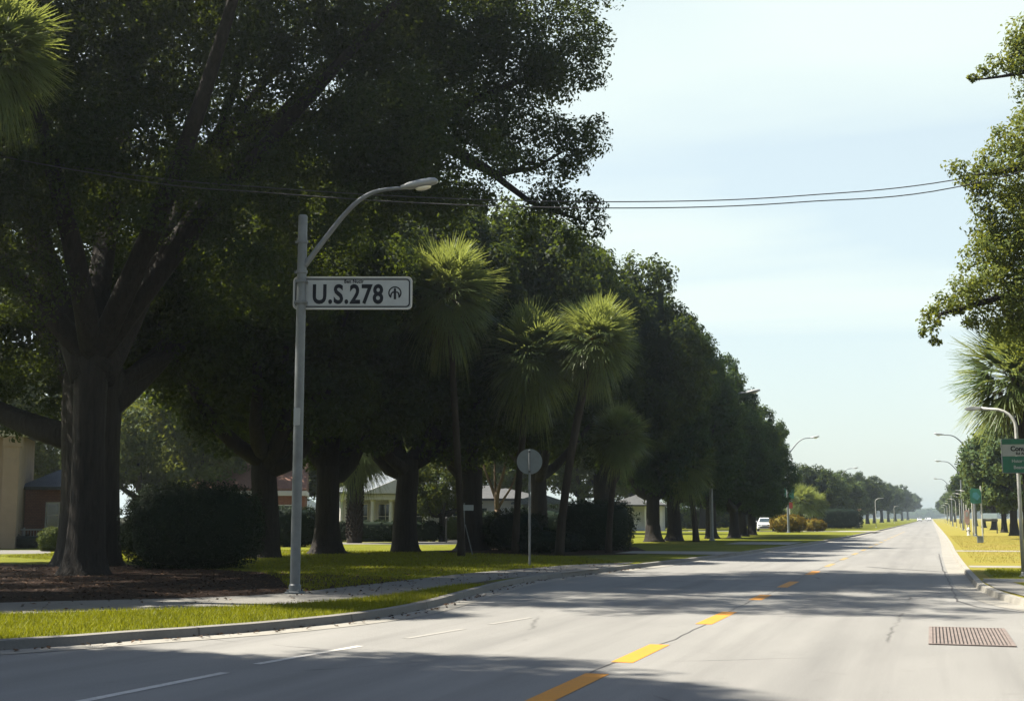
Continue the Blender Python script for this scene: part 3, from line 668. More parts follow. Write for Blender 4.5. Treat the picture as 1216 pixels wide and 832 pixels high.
# ------------------------------------------------------------------ the avenue of oaks
OA = oak(21, 16, 6.3, 4.2, .50, 3.9, .25, 78, .62, 34, 1.9, None)
OB = oak(22, 16, 6.3, 3.9, .54, 3.6, .25, 78, .62, 30, 2.05, None)
OF = oak(26, 16, 6.3, 2.7, .60, 3.2, .27, 74, .62, 34, 1.95, None)
OC = oak(23, 9, 4.4, 2.5, .32, 3.0, .27, 60, .55, 20, 1.4, None)
OD = oak(24, 8.5, 4.2, 2.3, .28, 2.9, .30, 60, .55, 18, 1.45, None)
OE = oak(25, 12, 6.0, 2.2, .4, 3.4, .30, 62, .7, 22, 2.0, None, core=False)
G1 = 'big oaks of the left avenue'
for i, (px, py, var, sc, rz, lab) in enumerate((
        (312, 662, OA, (1, 1, .98), 0.4, 'dark oak with a thick trunk standing directly behind the big clipped hedge'),
        (388, 657, OB, (.96, .96, 1.0), 2.1, 'dark oak trunk just right of the tall street lamp pole, before the white house'),
        (482, 655, OA, (1.0, 1.0, 1.02), 3.3, 'dark forked oak standing before the porch of the white house'),
        (560, 653, OB, (.95, .95, 1.04), 4.6, 'dark oak trunk right behind the small white sign on a thin post'),
        (640, 648, OA, (.9, .9, 1.08), 5.5, 'tall oak with sunlit yellow top behind the round sign'),
        (716, 646, OB, (.95, .95, 1.06), 1.2, 'tall bushy oak standing behind the clipped hedge and the palms'),
        (776, 643, OF, (.72, .72, .94), 2.6, 'slimmer of the twin oak trunks standing in lit grass by the red mulch bed'),
        (800, 642, OF, (.72, .72, .88), 0.2, 'thicker of the twin oak trunks standing in lit grass past the red mulch bed'),
        (845, 639, OF, (.60, .60, .81), 3.9, 'oak with massive flared trunk right of the pole of the second street lamp'),
        (872, 638, OF, (.58, .58, .68), 5.0, 'dense oak just past the massive flared trunk in the avenue'),
        (882, 636.5, OF, (.58, .58, .63), 1.7, 'oak before the parked white car, at the low end of the dark avenue'),
        (893, 635, OF, (.58, .58, .56), 0.9, 'last and lowest of the big dark oaks, over the parked white car'))):
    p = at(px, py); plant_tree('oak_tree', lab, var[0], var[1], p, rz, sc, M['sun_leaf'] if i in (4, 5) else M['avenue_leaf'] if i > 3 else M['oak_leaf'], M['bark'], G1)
# a row behind the avenue closes the view under the crowns
for i, (px, rg, var, sc, rz, lm, lab) in enumerate((
        (176, 84, OE, (1.0, 1.0, .95), 0.3, 'sun_leaf', 'light green airy tree seen between the forked oak and the brick house'),
        (262, 98, OE, (1.1, 1.1, 1.05), 1.9, 'sun_leaf', 'light green tree rising behind the brick house'),
        (70, 104, OE, (1.1, 1.1, 1.0), 3.1, 'oak_leaf_far', 'tree beyond the stucco house, seen left of the forked oak trunk'),
        (-40, 92, OE, (1.1, 1.1, 1.2), 4.1, 'oak_leaf_far', 'tree behind the beige stucco house'),
        (345, 112, OE, (1.2, 1.2, 1.2), 5.1, 'oak_leaf_far', 'tree standing between the brick house and the white house'),
        (440, 125, OE, (1.2, 1.2, 1.15), .7, 'oak_leaf_far', 'tree rising over the roof of the white house'),
        (526, 79, OE, (.5, .5, .56), 2.7, 'sun_leaf', 'small lit tree at the right end of the white house'),
        (600, 122, OE, (1.2, 1.2, 1.2), 3.7, 'oak_leaf_far', 'tree behind the tan house'),
        (690, 118, OE, (1.1, 1.1, 1.25), 4.9, 'oak_leaf_far', 'tree behind the grey shed'),
        (760, 150, OE, (1.2, 1.2, 1.2), 1.1, 'oak_leaf_far', 'tree far behind the twin oak trunks'),
        (835, 170, OE, (1.2, 1.2, 1.1), 2.2, 'oak_leaf_far', 'tree far behind the pale lamp pole'),
        (880, 190, OE, (1.1, 1.1, .9), 2.9, 'oak_leaf_far', 'tree far behind the parked white car'))):
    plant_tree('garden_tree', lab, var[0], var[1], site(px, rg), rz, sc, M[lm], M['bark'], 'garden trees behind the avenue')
# an oak standing at the near end of the avenue; it throws the shade that crosses the lane line
plant_tree('oak_tree', 'oak in the strip between kerb and sidewalk beside the side street', OA[0], OA[1], (-18.4, 9.0, .12), 1.3, (.68, .68, 1.38), M['oak_leaf'], M['bark'], G1)
plant_tree('street_tree', 'unseen small oak added to shade the sidewalk, left of the great forked oak', OC[0], OC[1], (-20.9, 18.5, .12), .4, (.62, .62, 1.2), M['oak_leaf'], M['bark'], None)  # out of view, added so that its crown shades the sidewalk
for i, (x, y, sc, lab) in enumerate(((-17, -9, 1.1, 'added unseen oak on the side street corner opposite the big forked oak'), (-9, -24, 1.1, 'added unseen oak far back across the side street'), (13, -6, 1.1, 'added unseen oak on the corner across from the storm drain'), (15, 10, .9, 'added unseen oak by the right hand side street'), (6, -26, 1.2, 'added unseen oak at the back of the side street'), (24, 2, 1.1, 'added unseen oak deeper along the right hand side street'))):
    plant_tree('oak_tree', lab, (OA, OB)[i % 2][0], (OA, OB)[i % 2][1], (x, y, 0), i * 1.3, (sc, sc, sc), M['oak_leaf'], M['bark'], 'unseen oaks added to block sky light')  # out of view, added behind and beside the camera to block sky light
# the lower, younger trees beyond
def ordinal(i): return ('first', 'second', 'third', 'fourth', 'fifth', 'sixth', 'seventh', 'eighth', 'ninth', 'tenth', 'eleventh', 'twelfth', 'thirteenth', 'fourteenth', 'fifteenth', 'sixteenth')[i]
for i, (rg, px, s) in enumerate(((168, 962, .92), (182, 978, .95), (200, 990, .92), (222, 1003, .95), (246, 1014, 1.12), (270, 1021, 1.05), (300, 1030, 1.15), (335, 1038, 1.2), (380, 1047, 1.3), (430, 1055, 1.4), (500, 1063, 1.5), (600, 1071, 1.6), (730, 1078, 1.7))):
    v = (OC, OD)[i % 2]
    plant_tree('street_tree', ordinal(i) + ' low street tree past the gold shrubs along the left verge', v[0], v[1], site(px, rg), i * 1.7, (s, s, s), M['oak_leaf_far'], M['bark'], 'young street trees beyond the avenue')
for i, (rg, px, s) in enumerate(((93, 1207, 1.0), (112, 1192, .95), (135, 1180, .92), (162, 1168, .95), (195, 1156, .98), (235, 1146, .98), (280, 1137, 1.0), (340, 1129, 1.0), (420, 1122, 1.05), (520, 1117, 1.1), (650, 1113, 1.15))):
    v = (OD, OC)[i % 2]
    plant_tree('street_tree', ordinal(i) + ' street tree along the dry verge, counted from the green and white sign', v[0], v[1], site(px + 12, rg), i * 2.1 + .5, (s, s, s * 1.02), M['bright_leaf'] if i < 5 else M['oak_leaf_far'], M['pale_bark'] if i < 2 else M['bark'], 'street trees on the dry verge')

# ------------------------------------------------------------------ the tall oak on the other side
def right_oak():
    rng = np.random.default_rng(31); rd = random.Random(31)
    B = Vector((9.2, 31.5, .12)); L = []
    def lobe(p, r, sq=.85): L.append((p.x - B.x, p.y - B.y, p.z - B.z, r, r, r * sq))
    for px, py, rg, r in ((1146, 203, 30, .36), (1165, 212, 30, .42), (1190, 190, 30.3, .62), (1212, 165, 30.5, .7), (1185, 240, 30, .55), (1205, 255, 30.5, .85), (1212, 300, 30.5, 1.0), (1178, 292, 30, .5),
                          (1160, 325, 30, .48), (1185, 345, 30, .72), (1215, 355, 30.5, .8), (1140, 352, 29.7, .42), (1122, 362, 29.6, .36), (1108, 375, 29.5, .28), (1104, 394, 29.5, .2), (1112, 408, 29.5, .13),
                          (1150, 375, 29.8, .32), (1200, 380, 30.2, .55), (1240, 210, 31, 1.3), (1260, 300, 31, 1.5), (1250, 380, 31, 1.0), (1300, 150, 31, 1.9), (1310, 260, 32, 2.0), (1330, 360, 31.5, 1.5),
                          (1205, 72, 29, .34), (1182, 76, 29, .26), (1166, 86, 29, .17), (1155, 92, 29, .1), (1212, 52, 29, .3), (1232, 60, 29.2, .6), (1280, 60, 30, 1.6)):
        lobe(far(px, py, rg), r)
    for k in range(16):
        a = rng.uniform(0, 6.28); q = rng.uniform(2, 5.5); lobe(B + Vector((3.5 + q * math.cos(a), q * math.sin(a), rng.uniform(8, 15))), rng.uniform(1.6, 2.4))
    cm_ = crown_mesh('crown', L, 0.098, 135, 0.42, rng, cover=1.2, centre=(1, 0, 8))
    mb = MB(); trunk_flare(mb, .55, 6.0, rnd=rd)
    for px, py, rg, r in ((1215, 200, 30.3, .22), (1250, 300, 31, .3), (1300, 150, 31, .3), (1215, 345, 30.3, .2), (1240, 75, 29.2, .16)):
        mb.tube(bend((0, 0, 5.5), far(px, py, rg) - B, 8, .4, .3, rd), taper(.34, r * .35, 8), 9, True, .05, rd)
    mb.tube([far(*q) - B for q in ((1240, 75, 29.2), (1216, 86, 29), (1195, 90, 29), (1175, 93, 29), (1158, 95, 29))], [.06, .045, .035, .025, .012], 6, True, .05, rd)
    mb.tube([far(*q) - B for q in ((1215, 345, 30.3), (1180, 355, 30), (1145, 366, 29.8), (1118, 372, 29.6), (1106, 392, 29.5))], [.08, .07, .05, .035, .015], 6, True, .05, rd)
    mb.tube([far(*q) - B for q in ((1215, 200, 30.3), (1185, 205, 30.1), (1150, 208, 30))], [.07, .05, .02], 6, True, .05, rd)
    for e in ((3, 4, 12), (5, -2, 13), (-1, 4, 13), (6, 2, 11)): mb.tube(bend((0, 0, 5.5), e, 7, .6, .4, rd), taper(.3, .08, 7), 8, True, .05, rd)
    t = thing('oak_tree', 'sunlit oak leaning in over the right kerb, its lowest spray hanging above the palm', 'tree', B)
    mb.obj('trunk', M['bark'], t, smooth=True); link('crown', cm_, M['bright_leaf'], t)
right_oak()

# ------------------------------------------------------------------ palms
def palm_blades(seed, rad, nf=62, nb=17, lo=-0.75, wid=0.032, droop=0.36, tone=(.2, .75)):
    """fan fronds: each a bundle of narrow arching blades"""
    rng = np.random.default_rng(seed); V = []; F = []; T = []; NS = 5
    for i in range(nf):
        zc = 1 - (1 - lo) * (i + .5) / nf; a = 2.39996 * i + rng.uniform(-.2, .2)
        q = math.sqrt(max(0, 1 - zc * zc)); d = np.array([q * math.cos(a), q * math.sin(a), zc]); d /= np.linalg.norm(d)
        s = np.cross(d, [0, 0, 1]) + 1e-4; s /= np.linalg.norm(s); u = np.cross(s, d)
        tw = rng.uniform(-.5, .5); s, u = s * math.cos(tw) + u * math.sin(tw), u * math.cos(tw) - s * math.sin(tw)
        L = rad * rng.uniform(.82, 1.08); pet = .42 * L; tf = rng.uniform(*tone)
        for b in range(nb):
            ang = (b / (nb - 1) - .5) * 1.75 + rng.uniform(-.04, .04); bl = (L - pet) * (1 - .25 * abs(ang)) * rng.uniform(.85, 1.12)
            bd = d * math.cos(ang) + s * math.sin(ang) * .9 + u * (.18 - .25 * abs(ang)); bd /= np.linalg.norm(bd)
            side = np.cross(bd, u); side /= np.linalg.norm(side) + 1e-9
            p0 = d * pet * (1 - .35 * pet / rad * 0) ; k = len(V)
            for j in range(NS):
                t = j / (NS - 1); p = p0 + bd * bl * t; p = p + np.array([0, 0, -1]) * droop * L * (t * .55 + .0) ** 2 * (1.0 - .35 * zc) * (.7 + .6 * rng.random() * t)
                w = wid * (1 - .9 * t) + .003; V.append(p - side * w * .5); V.append(p + side * w * .5)
            for j in range(NS - 1): F.append((k + 2 * j, k + 2 * j + 1, k + 2 * j + 3, k + 2 * j + 2)); T.append(tf + rng.normal(0, .1))
        k = len(V); w = .03                                      # the stalk
        for t in (0, 1): V += [d * pet * t - s * w * .5, d * pet * t + s * w * .5]
        F.append((k, k + 1, k + 3, k + 2)); T.append(tf)
    me = bpy.data.meshes.new('fronds'); me.from_pydata([tuple(v) for v in V], [], F); me.update()
    a_ = me.attributes.new('tone', 'FLOAT', 'FACE'); a_.data.foreach_set('value', np.clip(np.array(T), 0, 1).astype(np.float32)); return me
PF = [palm_blades(41, 1.0, 112, 17, -.8, .030), palm_blades(42, 1.0, 104, 17, -.82, .030)]
PS = palm_blades(44, 1.0, 54, 15, -.95, .032, .95, (.1, .5))
PD = palm_blades(43, 1.0, 34, 13, -.97, .03, .9, (.1, .8))
# dead ones keep to the underside
def palm(label, hub, rad, base, tr, var=0, boots=False, dead=.0, skirt=1.35, group='cabbage palms of the left avenue'):
    rd = random.Random(int(hub.x * 100)); t = thing('palm_tree', label, 'palm', base, 0, group); h = hub - Vector(base)
    n = 26; mb = MB(); pts = [Vector((h.x * (i / n) ** 1.4, h.y * (i / n) ** 1.4, h.z * i / n - .1 * (i == 0))) for i in range(n + 1)]
    mb.tube(pts, [tr * (1.25 - .3 * min(1, i / 5) + (.06 * (i % 2))) for i in range(n + 1)], 14, True, .05, rd)
    if boots:                                                     # the criss cross stubs of old stalks
        z = .25
        while z < h.z - .2:
            for k in range(9):
                a = 2 * math.pi * (k / 9) + z * 2.4; f = z / h.z; c = Vector((h.x * f ** 1.4, h.y * f ** 1.4, z)); o = Vector((math.cos(a), math.sin(a), 0))
                mb.tube([c + o * tr * .85, c + o * tr * 1.12 + Vector((0, 0, .1)), c + o * tr * 1.42 + Vector((0, 0, .26))], [.09, .075, .05], 5, True)
            z += .17
    mb.obj('trunk', M['palm_bark'], t, smooth=not boots)
    c = link('crown', PF[var], M['palm_leaf'], t, h); c.scale = (rad * 1.38,) * 3; c.rotation_euler = (0, 0, rd.uniform(0, 6))
    if skirt:
        d = link('hanging_fronds', PS, M['palm_leaf'], t, h + Vector((0, 0, -rad * .3))); d.scale = (rad * 1.0, rad * 1.0, rad * skirt); d.rotation_euler = (0, 0, rd.uniform(0, 6))
    if dead:
        d = link('dead_fronds', PD, M['dead_palm'], t, h + Vector((0, 0, -rad * .25))); d.scale = (rad * .62, rad * .62, rad * dead); d.rotation_euler = (0, 0, rd.uniform(0, 6))
palm('palm with lit top fronds, just right of the U.S.278 sign', far(530, 345, 47), 1.8, site(548, 49), .13, 0, False, 1.1)
palm('broad round palm above the round sign', far(630, 420, 51), 1.85, site(612, 53), .14, 1)
palm('palm on a long slanting trunk with bright lower fronds, behind the clipped hedge', far(706, 402, 50), 1.55, site(664, 50), .16, 0, False, .8)
palm('small low palm hanging over the right end of the clipped hedge', far(735, 516, 52), 1.12, site(722, 54), .13, 1, False, .9)
palm('low shaded palm over the twin oak trunks', far(815, 548, 78), 1.6, site(826, 79), .18, 0, False, .8)
palm('thick booted palm trunk before the white porch with one lit frond', far(424, 527, 75), 2.0, site(421, 75), .36, 0, True)
palm('palm whose fronds hang into the top corner of the view beside the great oak', far(-8, 58, 25.2), 1.12, site(-42, 25.6), .18, 1)
palm('shaggy palm on the dry verge under the sunlit oak, brown fronds beneath', far(1208, 448, 41), 1.68, site(1229, 41.5), .19, 0, False, 1.0, 0, 'palms of the dry verge')
for px, py, rg, r, lab in ((952, 594, 150, 1.7, 'straw coloured small palm right of the green and red sign'), (966, 599, 156, 1.5, 'small palm behind the second gold shrub')):
    palm(lab, far(px, py, rg), r, site(px, rg), .2, 0, False, .8, 0, 'small palms beyond the avenue')

# ------------------------------------------------------------------ hedges and shrubs
def hedge_mesh(w, d, h, p, n, leaf, seed, clump=.16, rough=.05):
    rng = np.random.default_rng(seed); k = int(n / 26); dd = unit(k, rng)
    def surf(v):
        e = (np.abs(v[:, 0]) ** p + np.abs(v[:, 1]) ** p + np.abs(v[:, 2]) ** p) ** (-1 / p); return v * e[:, None]
    S = np.array([w / 2, d / 2, h / 2]); sc = surf(dd) * S * rng.uniform(.9, 1.0 + rough, k)[:, None] + [0, 0, h / 2]
    idx = np.repeat(np.arange(k), 26); C = sc[idx] + unit(len(idx), rng) * (clump * rng.uniform(.1, 1, len(idx)))[:, None]; C[:, 2] = np.maximum(C[:, 2], .02)
    tn = rng.normal(.4, .18, k)[idx] + rng.normal(0, .12, len(idx))
    cv, cf = ICO; cv = surf(cv) * S * .93 + [0, 0, h / 2]  # solid core added inside the leaves to block light, toned dark
    return leaves_mesh('foliage', C, dd[idx] + np.array([0, 0, .25]), np.full(len(C), leaf), tn, rng, extra=(cv, cf, .15))
def hedge(name, label, cat, loc, w, d, h, p, leaf=.08, n=9000, mat='hedge_leaf', rz=None, seed=1, group=None, rough=.05):
    if rz is None: rz = math.atan2(-loc[0], loc[1])
    o = link(name, hedge_mesh(w, d, h, p, n, leaf, seed, max(.1, min(w, h) * .09), rough), M[mat], None, loc); o.rotation_euler = (0, 0, rz); return tag(o, label, cat, group)
p = at(228, 676)
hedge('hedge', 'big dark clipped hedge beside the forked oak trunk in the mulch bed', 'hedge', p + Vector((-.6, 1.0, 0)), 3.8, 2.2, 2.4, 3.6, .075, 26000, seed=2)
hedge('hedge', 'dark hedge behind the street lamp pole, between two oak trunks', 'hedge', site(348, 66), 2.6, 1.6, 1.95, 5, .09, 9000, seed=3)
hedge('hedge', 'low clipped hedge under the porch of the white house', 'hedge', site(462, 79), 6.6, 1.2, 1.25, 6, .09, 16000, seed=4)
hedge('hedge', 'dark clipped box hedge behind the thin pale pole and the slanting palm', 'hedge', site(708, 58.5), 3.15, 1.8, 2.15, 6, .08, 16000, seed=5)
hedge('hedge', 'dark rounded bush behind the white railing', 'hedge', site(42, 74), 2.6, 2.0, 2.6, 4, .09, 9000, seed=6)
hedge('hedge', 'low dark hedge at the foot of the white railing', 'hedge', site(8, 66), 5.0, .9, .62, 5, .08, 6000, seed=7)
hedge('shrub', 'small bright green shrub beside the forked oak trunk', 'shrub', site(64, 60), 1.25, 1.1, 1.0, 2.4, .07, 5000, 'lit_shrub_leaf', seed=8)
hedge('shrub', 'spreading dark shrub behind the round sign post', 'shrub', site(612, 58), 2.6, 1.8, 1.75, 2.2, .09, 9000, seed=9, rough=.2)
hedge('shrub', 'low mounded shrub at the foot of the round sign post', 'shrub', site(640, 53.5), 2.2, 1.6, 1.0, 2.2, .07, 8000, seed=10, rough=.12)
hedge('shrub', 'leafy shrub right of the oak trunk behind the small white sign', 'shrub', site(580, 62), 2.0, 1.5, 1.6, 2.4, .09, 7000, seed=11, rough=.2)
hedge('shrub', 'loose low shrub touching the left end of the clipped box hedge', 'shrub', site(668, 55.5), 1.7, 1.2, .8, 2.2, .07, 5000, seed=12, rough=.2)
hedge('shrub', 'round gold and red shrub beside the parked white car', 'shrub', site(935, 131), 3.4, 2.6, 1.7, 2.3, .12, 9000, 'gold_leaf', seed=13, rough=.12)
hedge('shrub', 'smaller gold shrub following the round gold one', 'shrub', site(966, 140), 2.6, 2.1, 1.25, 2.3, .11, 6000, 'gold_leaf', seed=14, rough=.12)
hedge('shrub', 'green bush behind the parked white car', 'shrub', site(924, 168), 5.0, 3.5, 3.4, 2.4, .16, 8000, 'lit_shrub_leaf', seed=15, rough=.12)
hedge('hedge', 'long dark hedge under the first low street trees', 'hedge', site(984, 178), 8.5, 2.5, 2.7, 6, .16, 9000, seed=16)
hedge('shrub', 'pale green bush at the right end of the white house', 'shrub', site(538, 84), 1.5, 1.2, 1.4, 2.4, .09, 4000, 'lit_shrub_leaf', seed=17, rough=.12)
for i, (px, rg, w, h, mt, lab) in enumerate(((772, 165, 9, 3.0, 'hedge_leaf', 'bush beyond the white cottage'), (818, 172, 9, 2.6, 'lit_shrub_leaf', 'sunlit bush in the gap right of the twin oak trunks'), (856, 185, 10, 3.2, 'hedge_leaf', 'bush in the gap behind the massive flared oak trunk'), (886, 200, 9, 3.4, 'lit_shrub_leaf', 'sunlit bush left of the parked white car'), (735, 150, 7, 3.0, 'hedge_leaf', 'bush left of the white cottage'))):
    hedge('shrub', lab, 'shrub', site(px, rg), w, 3.0, h, 2.4, .2, 7000, mt, seed=30 + i, rough=.25)
# dark undergrowth seen through the trunks
for i, (px, rg, w, h, lab) in enumerate(((190, 60, 5, 1.7, 'tall fern like bush behind the big clipped hedge'), (275, 74, 5, 2.0, 'bush before the brick house'), (640, 84, 6, 2.0, 'bush in front of the grey shed'), (700, 96, 6, 2.6, 'bush behind the clipped box hedge'))):
    hedge('shrub', lab, 'shrub', site(px, rg), w, 2.0, h, 2.4, .12, 8000, seed=20 + i, rough=.3)

# ------------------------------------------------------------------ street lamps
def cobra_lamp(label, loc, rz=0.0, group=None, pole_h=7.55, arm_z=6.5, arm=2.15, head_z=8.02, r=.098, base_plate=True):
    t = thing('street_lamp', label, 'street lamp', loc, rz, group)
    mb = MB(); mb.lathe([(r * 1.02, 0), (r, 1.5), (r * .93, pole_h - .02), (r * .80, pole_h)], 20); mb.obj('pole', M['galv'], t, smooth=False)
    b = MB(); b.lathe([(r * 2.0, 0), (r * 2.0, .03), (r * 1.25, .05), (r * 1.2, .16), (r * 1.03, .18)], 20)
    for k in range(4):
        a = R(45 + 90 * k); b.lathe([(.018, .03), (.018, .075), (.008, .08)], 8, (r * 1.6 * math.cos(a), r * 1.6 * math.sin(a)))
    b.obj('base_plate', M['galv'], t)
    for z in (arm_z - .12, arm_z - .75, pole_h - .55):
        c = MB(); c.lathe([(r * .97, z - .035), (r * 1.17, z - .03), (r * 1.17, z + .03), (r * .97, z + .035)], 20); c.box(-r * 1.5, -.03, z - .022, -r * .9, .03, z + .022); c.obj('clamp', M['galv'], t)
    e = head_z; P = [Vector((r * .6, 0, arm_z)), Vector((.22, 0, arm_z + .22)), Vector((.55, 0, arm_z + .64)), Vector((.85, 0, arm_z + 1.0)), Vector((1.13, 0, arm_z + 1.27)), Vector((1.42, 0, arm_z + 1.44)), Vector((1.72, 0, arm_z + 1.505)), Vector((arm - .08, 0, head_z))]
    sp = []
    for i in range(len(P) - 1):
        a, b2, c2, d2 = P[max(i - 1, 0)], P[i], P[i + 1], P[min(i + 2, len(P) - 1)]
        for k in range(5):
            q = k / 5; sp.append(.5 * (2 * b2 + (c2 - a) * q + (2 * a - 5 * b2 + 4 * c2 - d2) * q * q + (3 * b2 - a - 3 * c2 + d2) * q ** 3))
    sp.append(P[-1]); a_ = MB(); a_.tube(sp, taper(.058, .036, len(sp)), 14); a_.obj('arm', M['galv'], t, smooth=True)
    h = MB(); secs = ((-.10, .045, .045, .0), (0, .075, .06, .0), (.06, .105, .078, .0), (.3, .125, .088, .004), (.52, .118, .082, .006), (.62, .095, .064, .004), (.66, .05, .035, .0))
    vs = []; n = 16; ca, sa = math.cos(R(8)), math.sin(R(8))
    for x, w, hh, z0 in secs:
        for k in range(n):
            an = 2 * math.pi * k / n; y = w * math.copysign(abs(math.cos(an)) ** .7, math.cos(an)); zz_ = z0 + hh * (math.sin(an) if math.sin(an) > 0 else .75 * math.copysign(abs(math.sin(an)) ** .6, -1))
            vs.append((arm + x * ca - zz_ * sa, y, head_z + .02 + x * sa + zz_ * ca))
    fs = [(i * n + k, i * n + (k + 1) % n, (i + 1) * n + (k + 1) % n, (i + 1) * n + k) for i in range(len(secs) - 1) for k in range(n)] + [tuple(range(n))[::-1], tuple(range((len(secs) - 1) * n, len(secs) * n))]
    h.add(vs, fs); hd = h.obj('lamp_head', M['lamp_paint'], t, smooth=True)
    l = MB(); l.lathe([(.04, -.055), (.085, -.035), (.10, .0)], 16); lo_ = l.obj('lens', M['lens'], hd, (arm + .36, 0, head_z - .005)); lo_.scale = (1.7, 1, 1); lo_.rotation_euler = (0, R(-8), 0)
    return t
BIG = site(352, 25.45, .13)
lamp0 = cobra_lamp('grey street lamp on the mulch edge, carrying the U.S.278 sign', BIG, R(8))
k = MB(); k.prism(rrect(.13, .34, .02), -.112, -.094); k.obj('sticker', M['sign_white'], lamp0, (0.0, 0, 3.45))
# the road sign it carries, clamped behind the pole
sg = thing('road_sign', 'long white U.S.278 sign with black border clamped to the grey street lamp pole', 'road sign', (BIG.x, BIG.y, 5.77), YAW)
W_, H_ = 2.40, .66; ox = 1.02                                    # centre of the panel, right of the pole
o2 = MB(); o2.prism(rrect(W_, H_, .09, 6, ox, H_ / 2), .11, .135); o2.obj('panel', M['sign_white'], sg)
o2 = MB(); o2.ring(rrect(W_ - .075, H_ - .075, .075, 6, ox, H_ / 2), rrect(W_ - .125, H_ - .125, .06, 6, ox, H_ / 2), .106, .1095); o2.obj('border', M['sign_black'], sg)
o2 = MB(); o2.ring(rrect(W_ + .012, H_ + .012, .094, 6, ox, H_ / 2), rrect(W_ - .02, H_ - .02, .085, 6, ox, H_ / 2), .104, .138); o2.obj('edge', M['trim'], sg)
text_obj('U.S.278', .54, M['sign_black'], sg, (ox - .10, .1055, .285), 'lettering', .016, .80, spacing=1.08)
text_obj('Ben Nucir', .10, M['sign_black'], sg, (ox + .02, .1055, .563), 'small_lettering', .003, .9, spacing=1.05)
em = MB(); ang = [R(-52 + 284 * i / 30) for i in range(31)]
ecx, ecz = ox + .855, .33
vs = [(ecx + .135 * math.cos(a), .106, ecz + .135 * math.sin(a)) for a in ang] + [(ecx + .108 * math.cos(a), .106, ecz + .108 * math.sin(a)) for a in ang]
vs += [(x, .1095, z) for x, y, z in vs]; n = 31
em.add(vs, [(i, i + 1, n + i + 1, n + i) for i in range(n - 1)] + [(2 * n + i, 2 * n + i + 1, i + 1, i) for i in range(n - 1)])
em.prism([(ecx - .022, ecz - .13), (ecx + .026, ecz - .13), (ecx + .024, ecz + .07), (ecx + .012, ecz + .1), (ecx - .012, ecz + .1), (ecx - .024, ecz + .07)], .1058, .1095)
for pts in ([(-.1, -.06), (-.08, .0), (-.04, .035), (-.024, .03), (-.024, .0), (-.055, -.01), (-.075, -.09)], [(.1, -.06), (.09, .0), (.05, .03), (.026, .03), (.026, .005), (.06, -.005), (.078, -.1)]):
    em.prism([(ecx + a, ecz + b) for a, b in pts], .1058, .1094)
em.obj('emblem', M['sign_black'], sg)
for z in (.12, .54):
    br = MB(); br.box(-.115, -.11, z - .02, .115, .11, z + .02); br.obj('bracket', M['galv'], sg)

GL = 'street lamps above the left avenue'
lamps = (dup(lamp0, 'second street lamp along the left kerb, its arm clear of the dark oaks', site(845, 83), 0, 1.18, GL),
         dup(lamp0, 'third street lamp along the left kerb, arm over the lower oaks', site(936, 128), 0, 1.15, GL),
         dup(lamp0, 'fourth street lamp along the left kerb, arm just showing in the sky', site(996, 188), 0, 1.05, GL))
GR = 'tall street lamps on the dry verge'
for i, (px, rg) in enumerate(((1158, 107), (1143, 158), (1131, 230))):
    dup(lamp0, ('tall street lamp on the dry verge, nearest of its kind', 'tall street lamp on the dry verge, second of its kind', 'tall street lamp on the dry verge, third of its kind')[i], site(px, rg), R(180), None, GR)
for o in list(COL.objects):                                       # the sticker belongs to the first lamp only
    if o.parent in lamps or (o.parent and o.parent.get('group') == GR):
        if o.name.startswith('sticker'): bpy.data.objects.remove(o)

def low_lamp(label, loc, rz, group):
    t = thing('path_lamp', label, 'street lamp', loc, rz, group); r = .05
    b = MB(); b.lathe([(.11, 0), (.11, .02), (.065, .03), (.06, .1), (r, .12)], 14); b.obj('base_plate', M['pale_post'], t)
    P = [Vector((0, 0, .1)), Vector((0, 0, 2.0)), Vector((0, 0, 3.75))] + [Vector((.55 * (1 - math.cos(a)), 0, 3.75 + .5 * math.sin(a))) for a in (R(q) for q in (15, 30, 45, 60, 75))] + [Vector((.85, 0, 4.29))]
    p = MB(); p.tube(P, [r, r * .95, r * .85] + [r * .75] * 6, 12); p.obj('pole', M['pale_post'], t, smooth=True)
    h = MB(); h.prism([(.82, 4.26), (1.02, 4.24), (1.2, 4.25), (1.25, 4.28), (1.2, 4.33), (.98, 4.35), (.82, 4.32)], -.075, .075); h.obj('lamp_head', M['lamp_paint'], t, bevel=.015)
    return t
GP = 'low curved lamps along the dry verge'
pl = low_lamp('low curved lamp holding the green and white board, nearest on the dry verge', site(1212, 34.8), R(165), GP)
for i, (px, rg) in enumerate(((1151, 142), (1145, 160), (1140, 180), (1135.5, 205), (1131.5, 235), (1128, 270), (1125, 310), (1122, 360))):
    dup(pl, ordinal(i) + ' low curved lamp in the row past the pale pink sign', site(px, rg), R(180), None, GP)
dup(pl, 'low curved lamp standing alone on the left verge far up the road', site(1040, 196), R(0), None, 'low lamps of the left verge')
dup(pl, 'low curved lamp on the left verge, beyond the lone one', site(1062, 330), R(0), None, 'low lamps of the left verge')

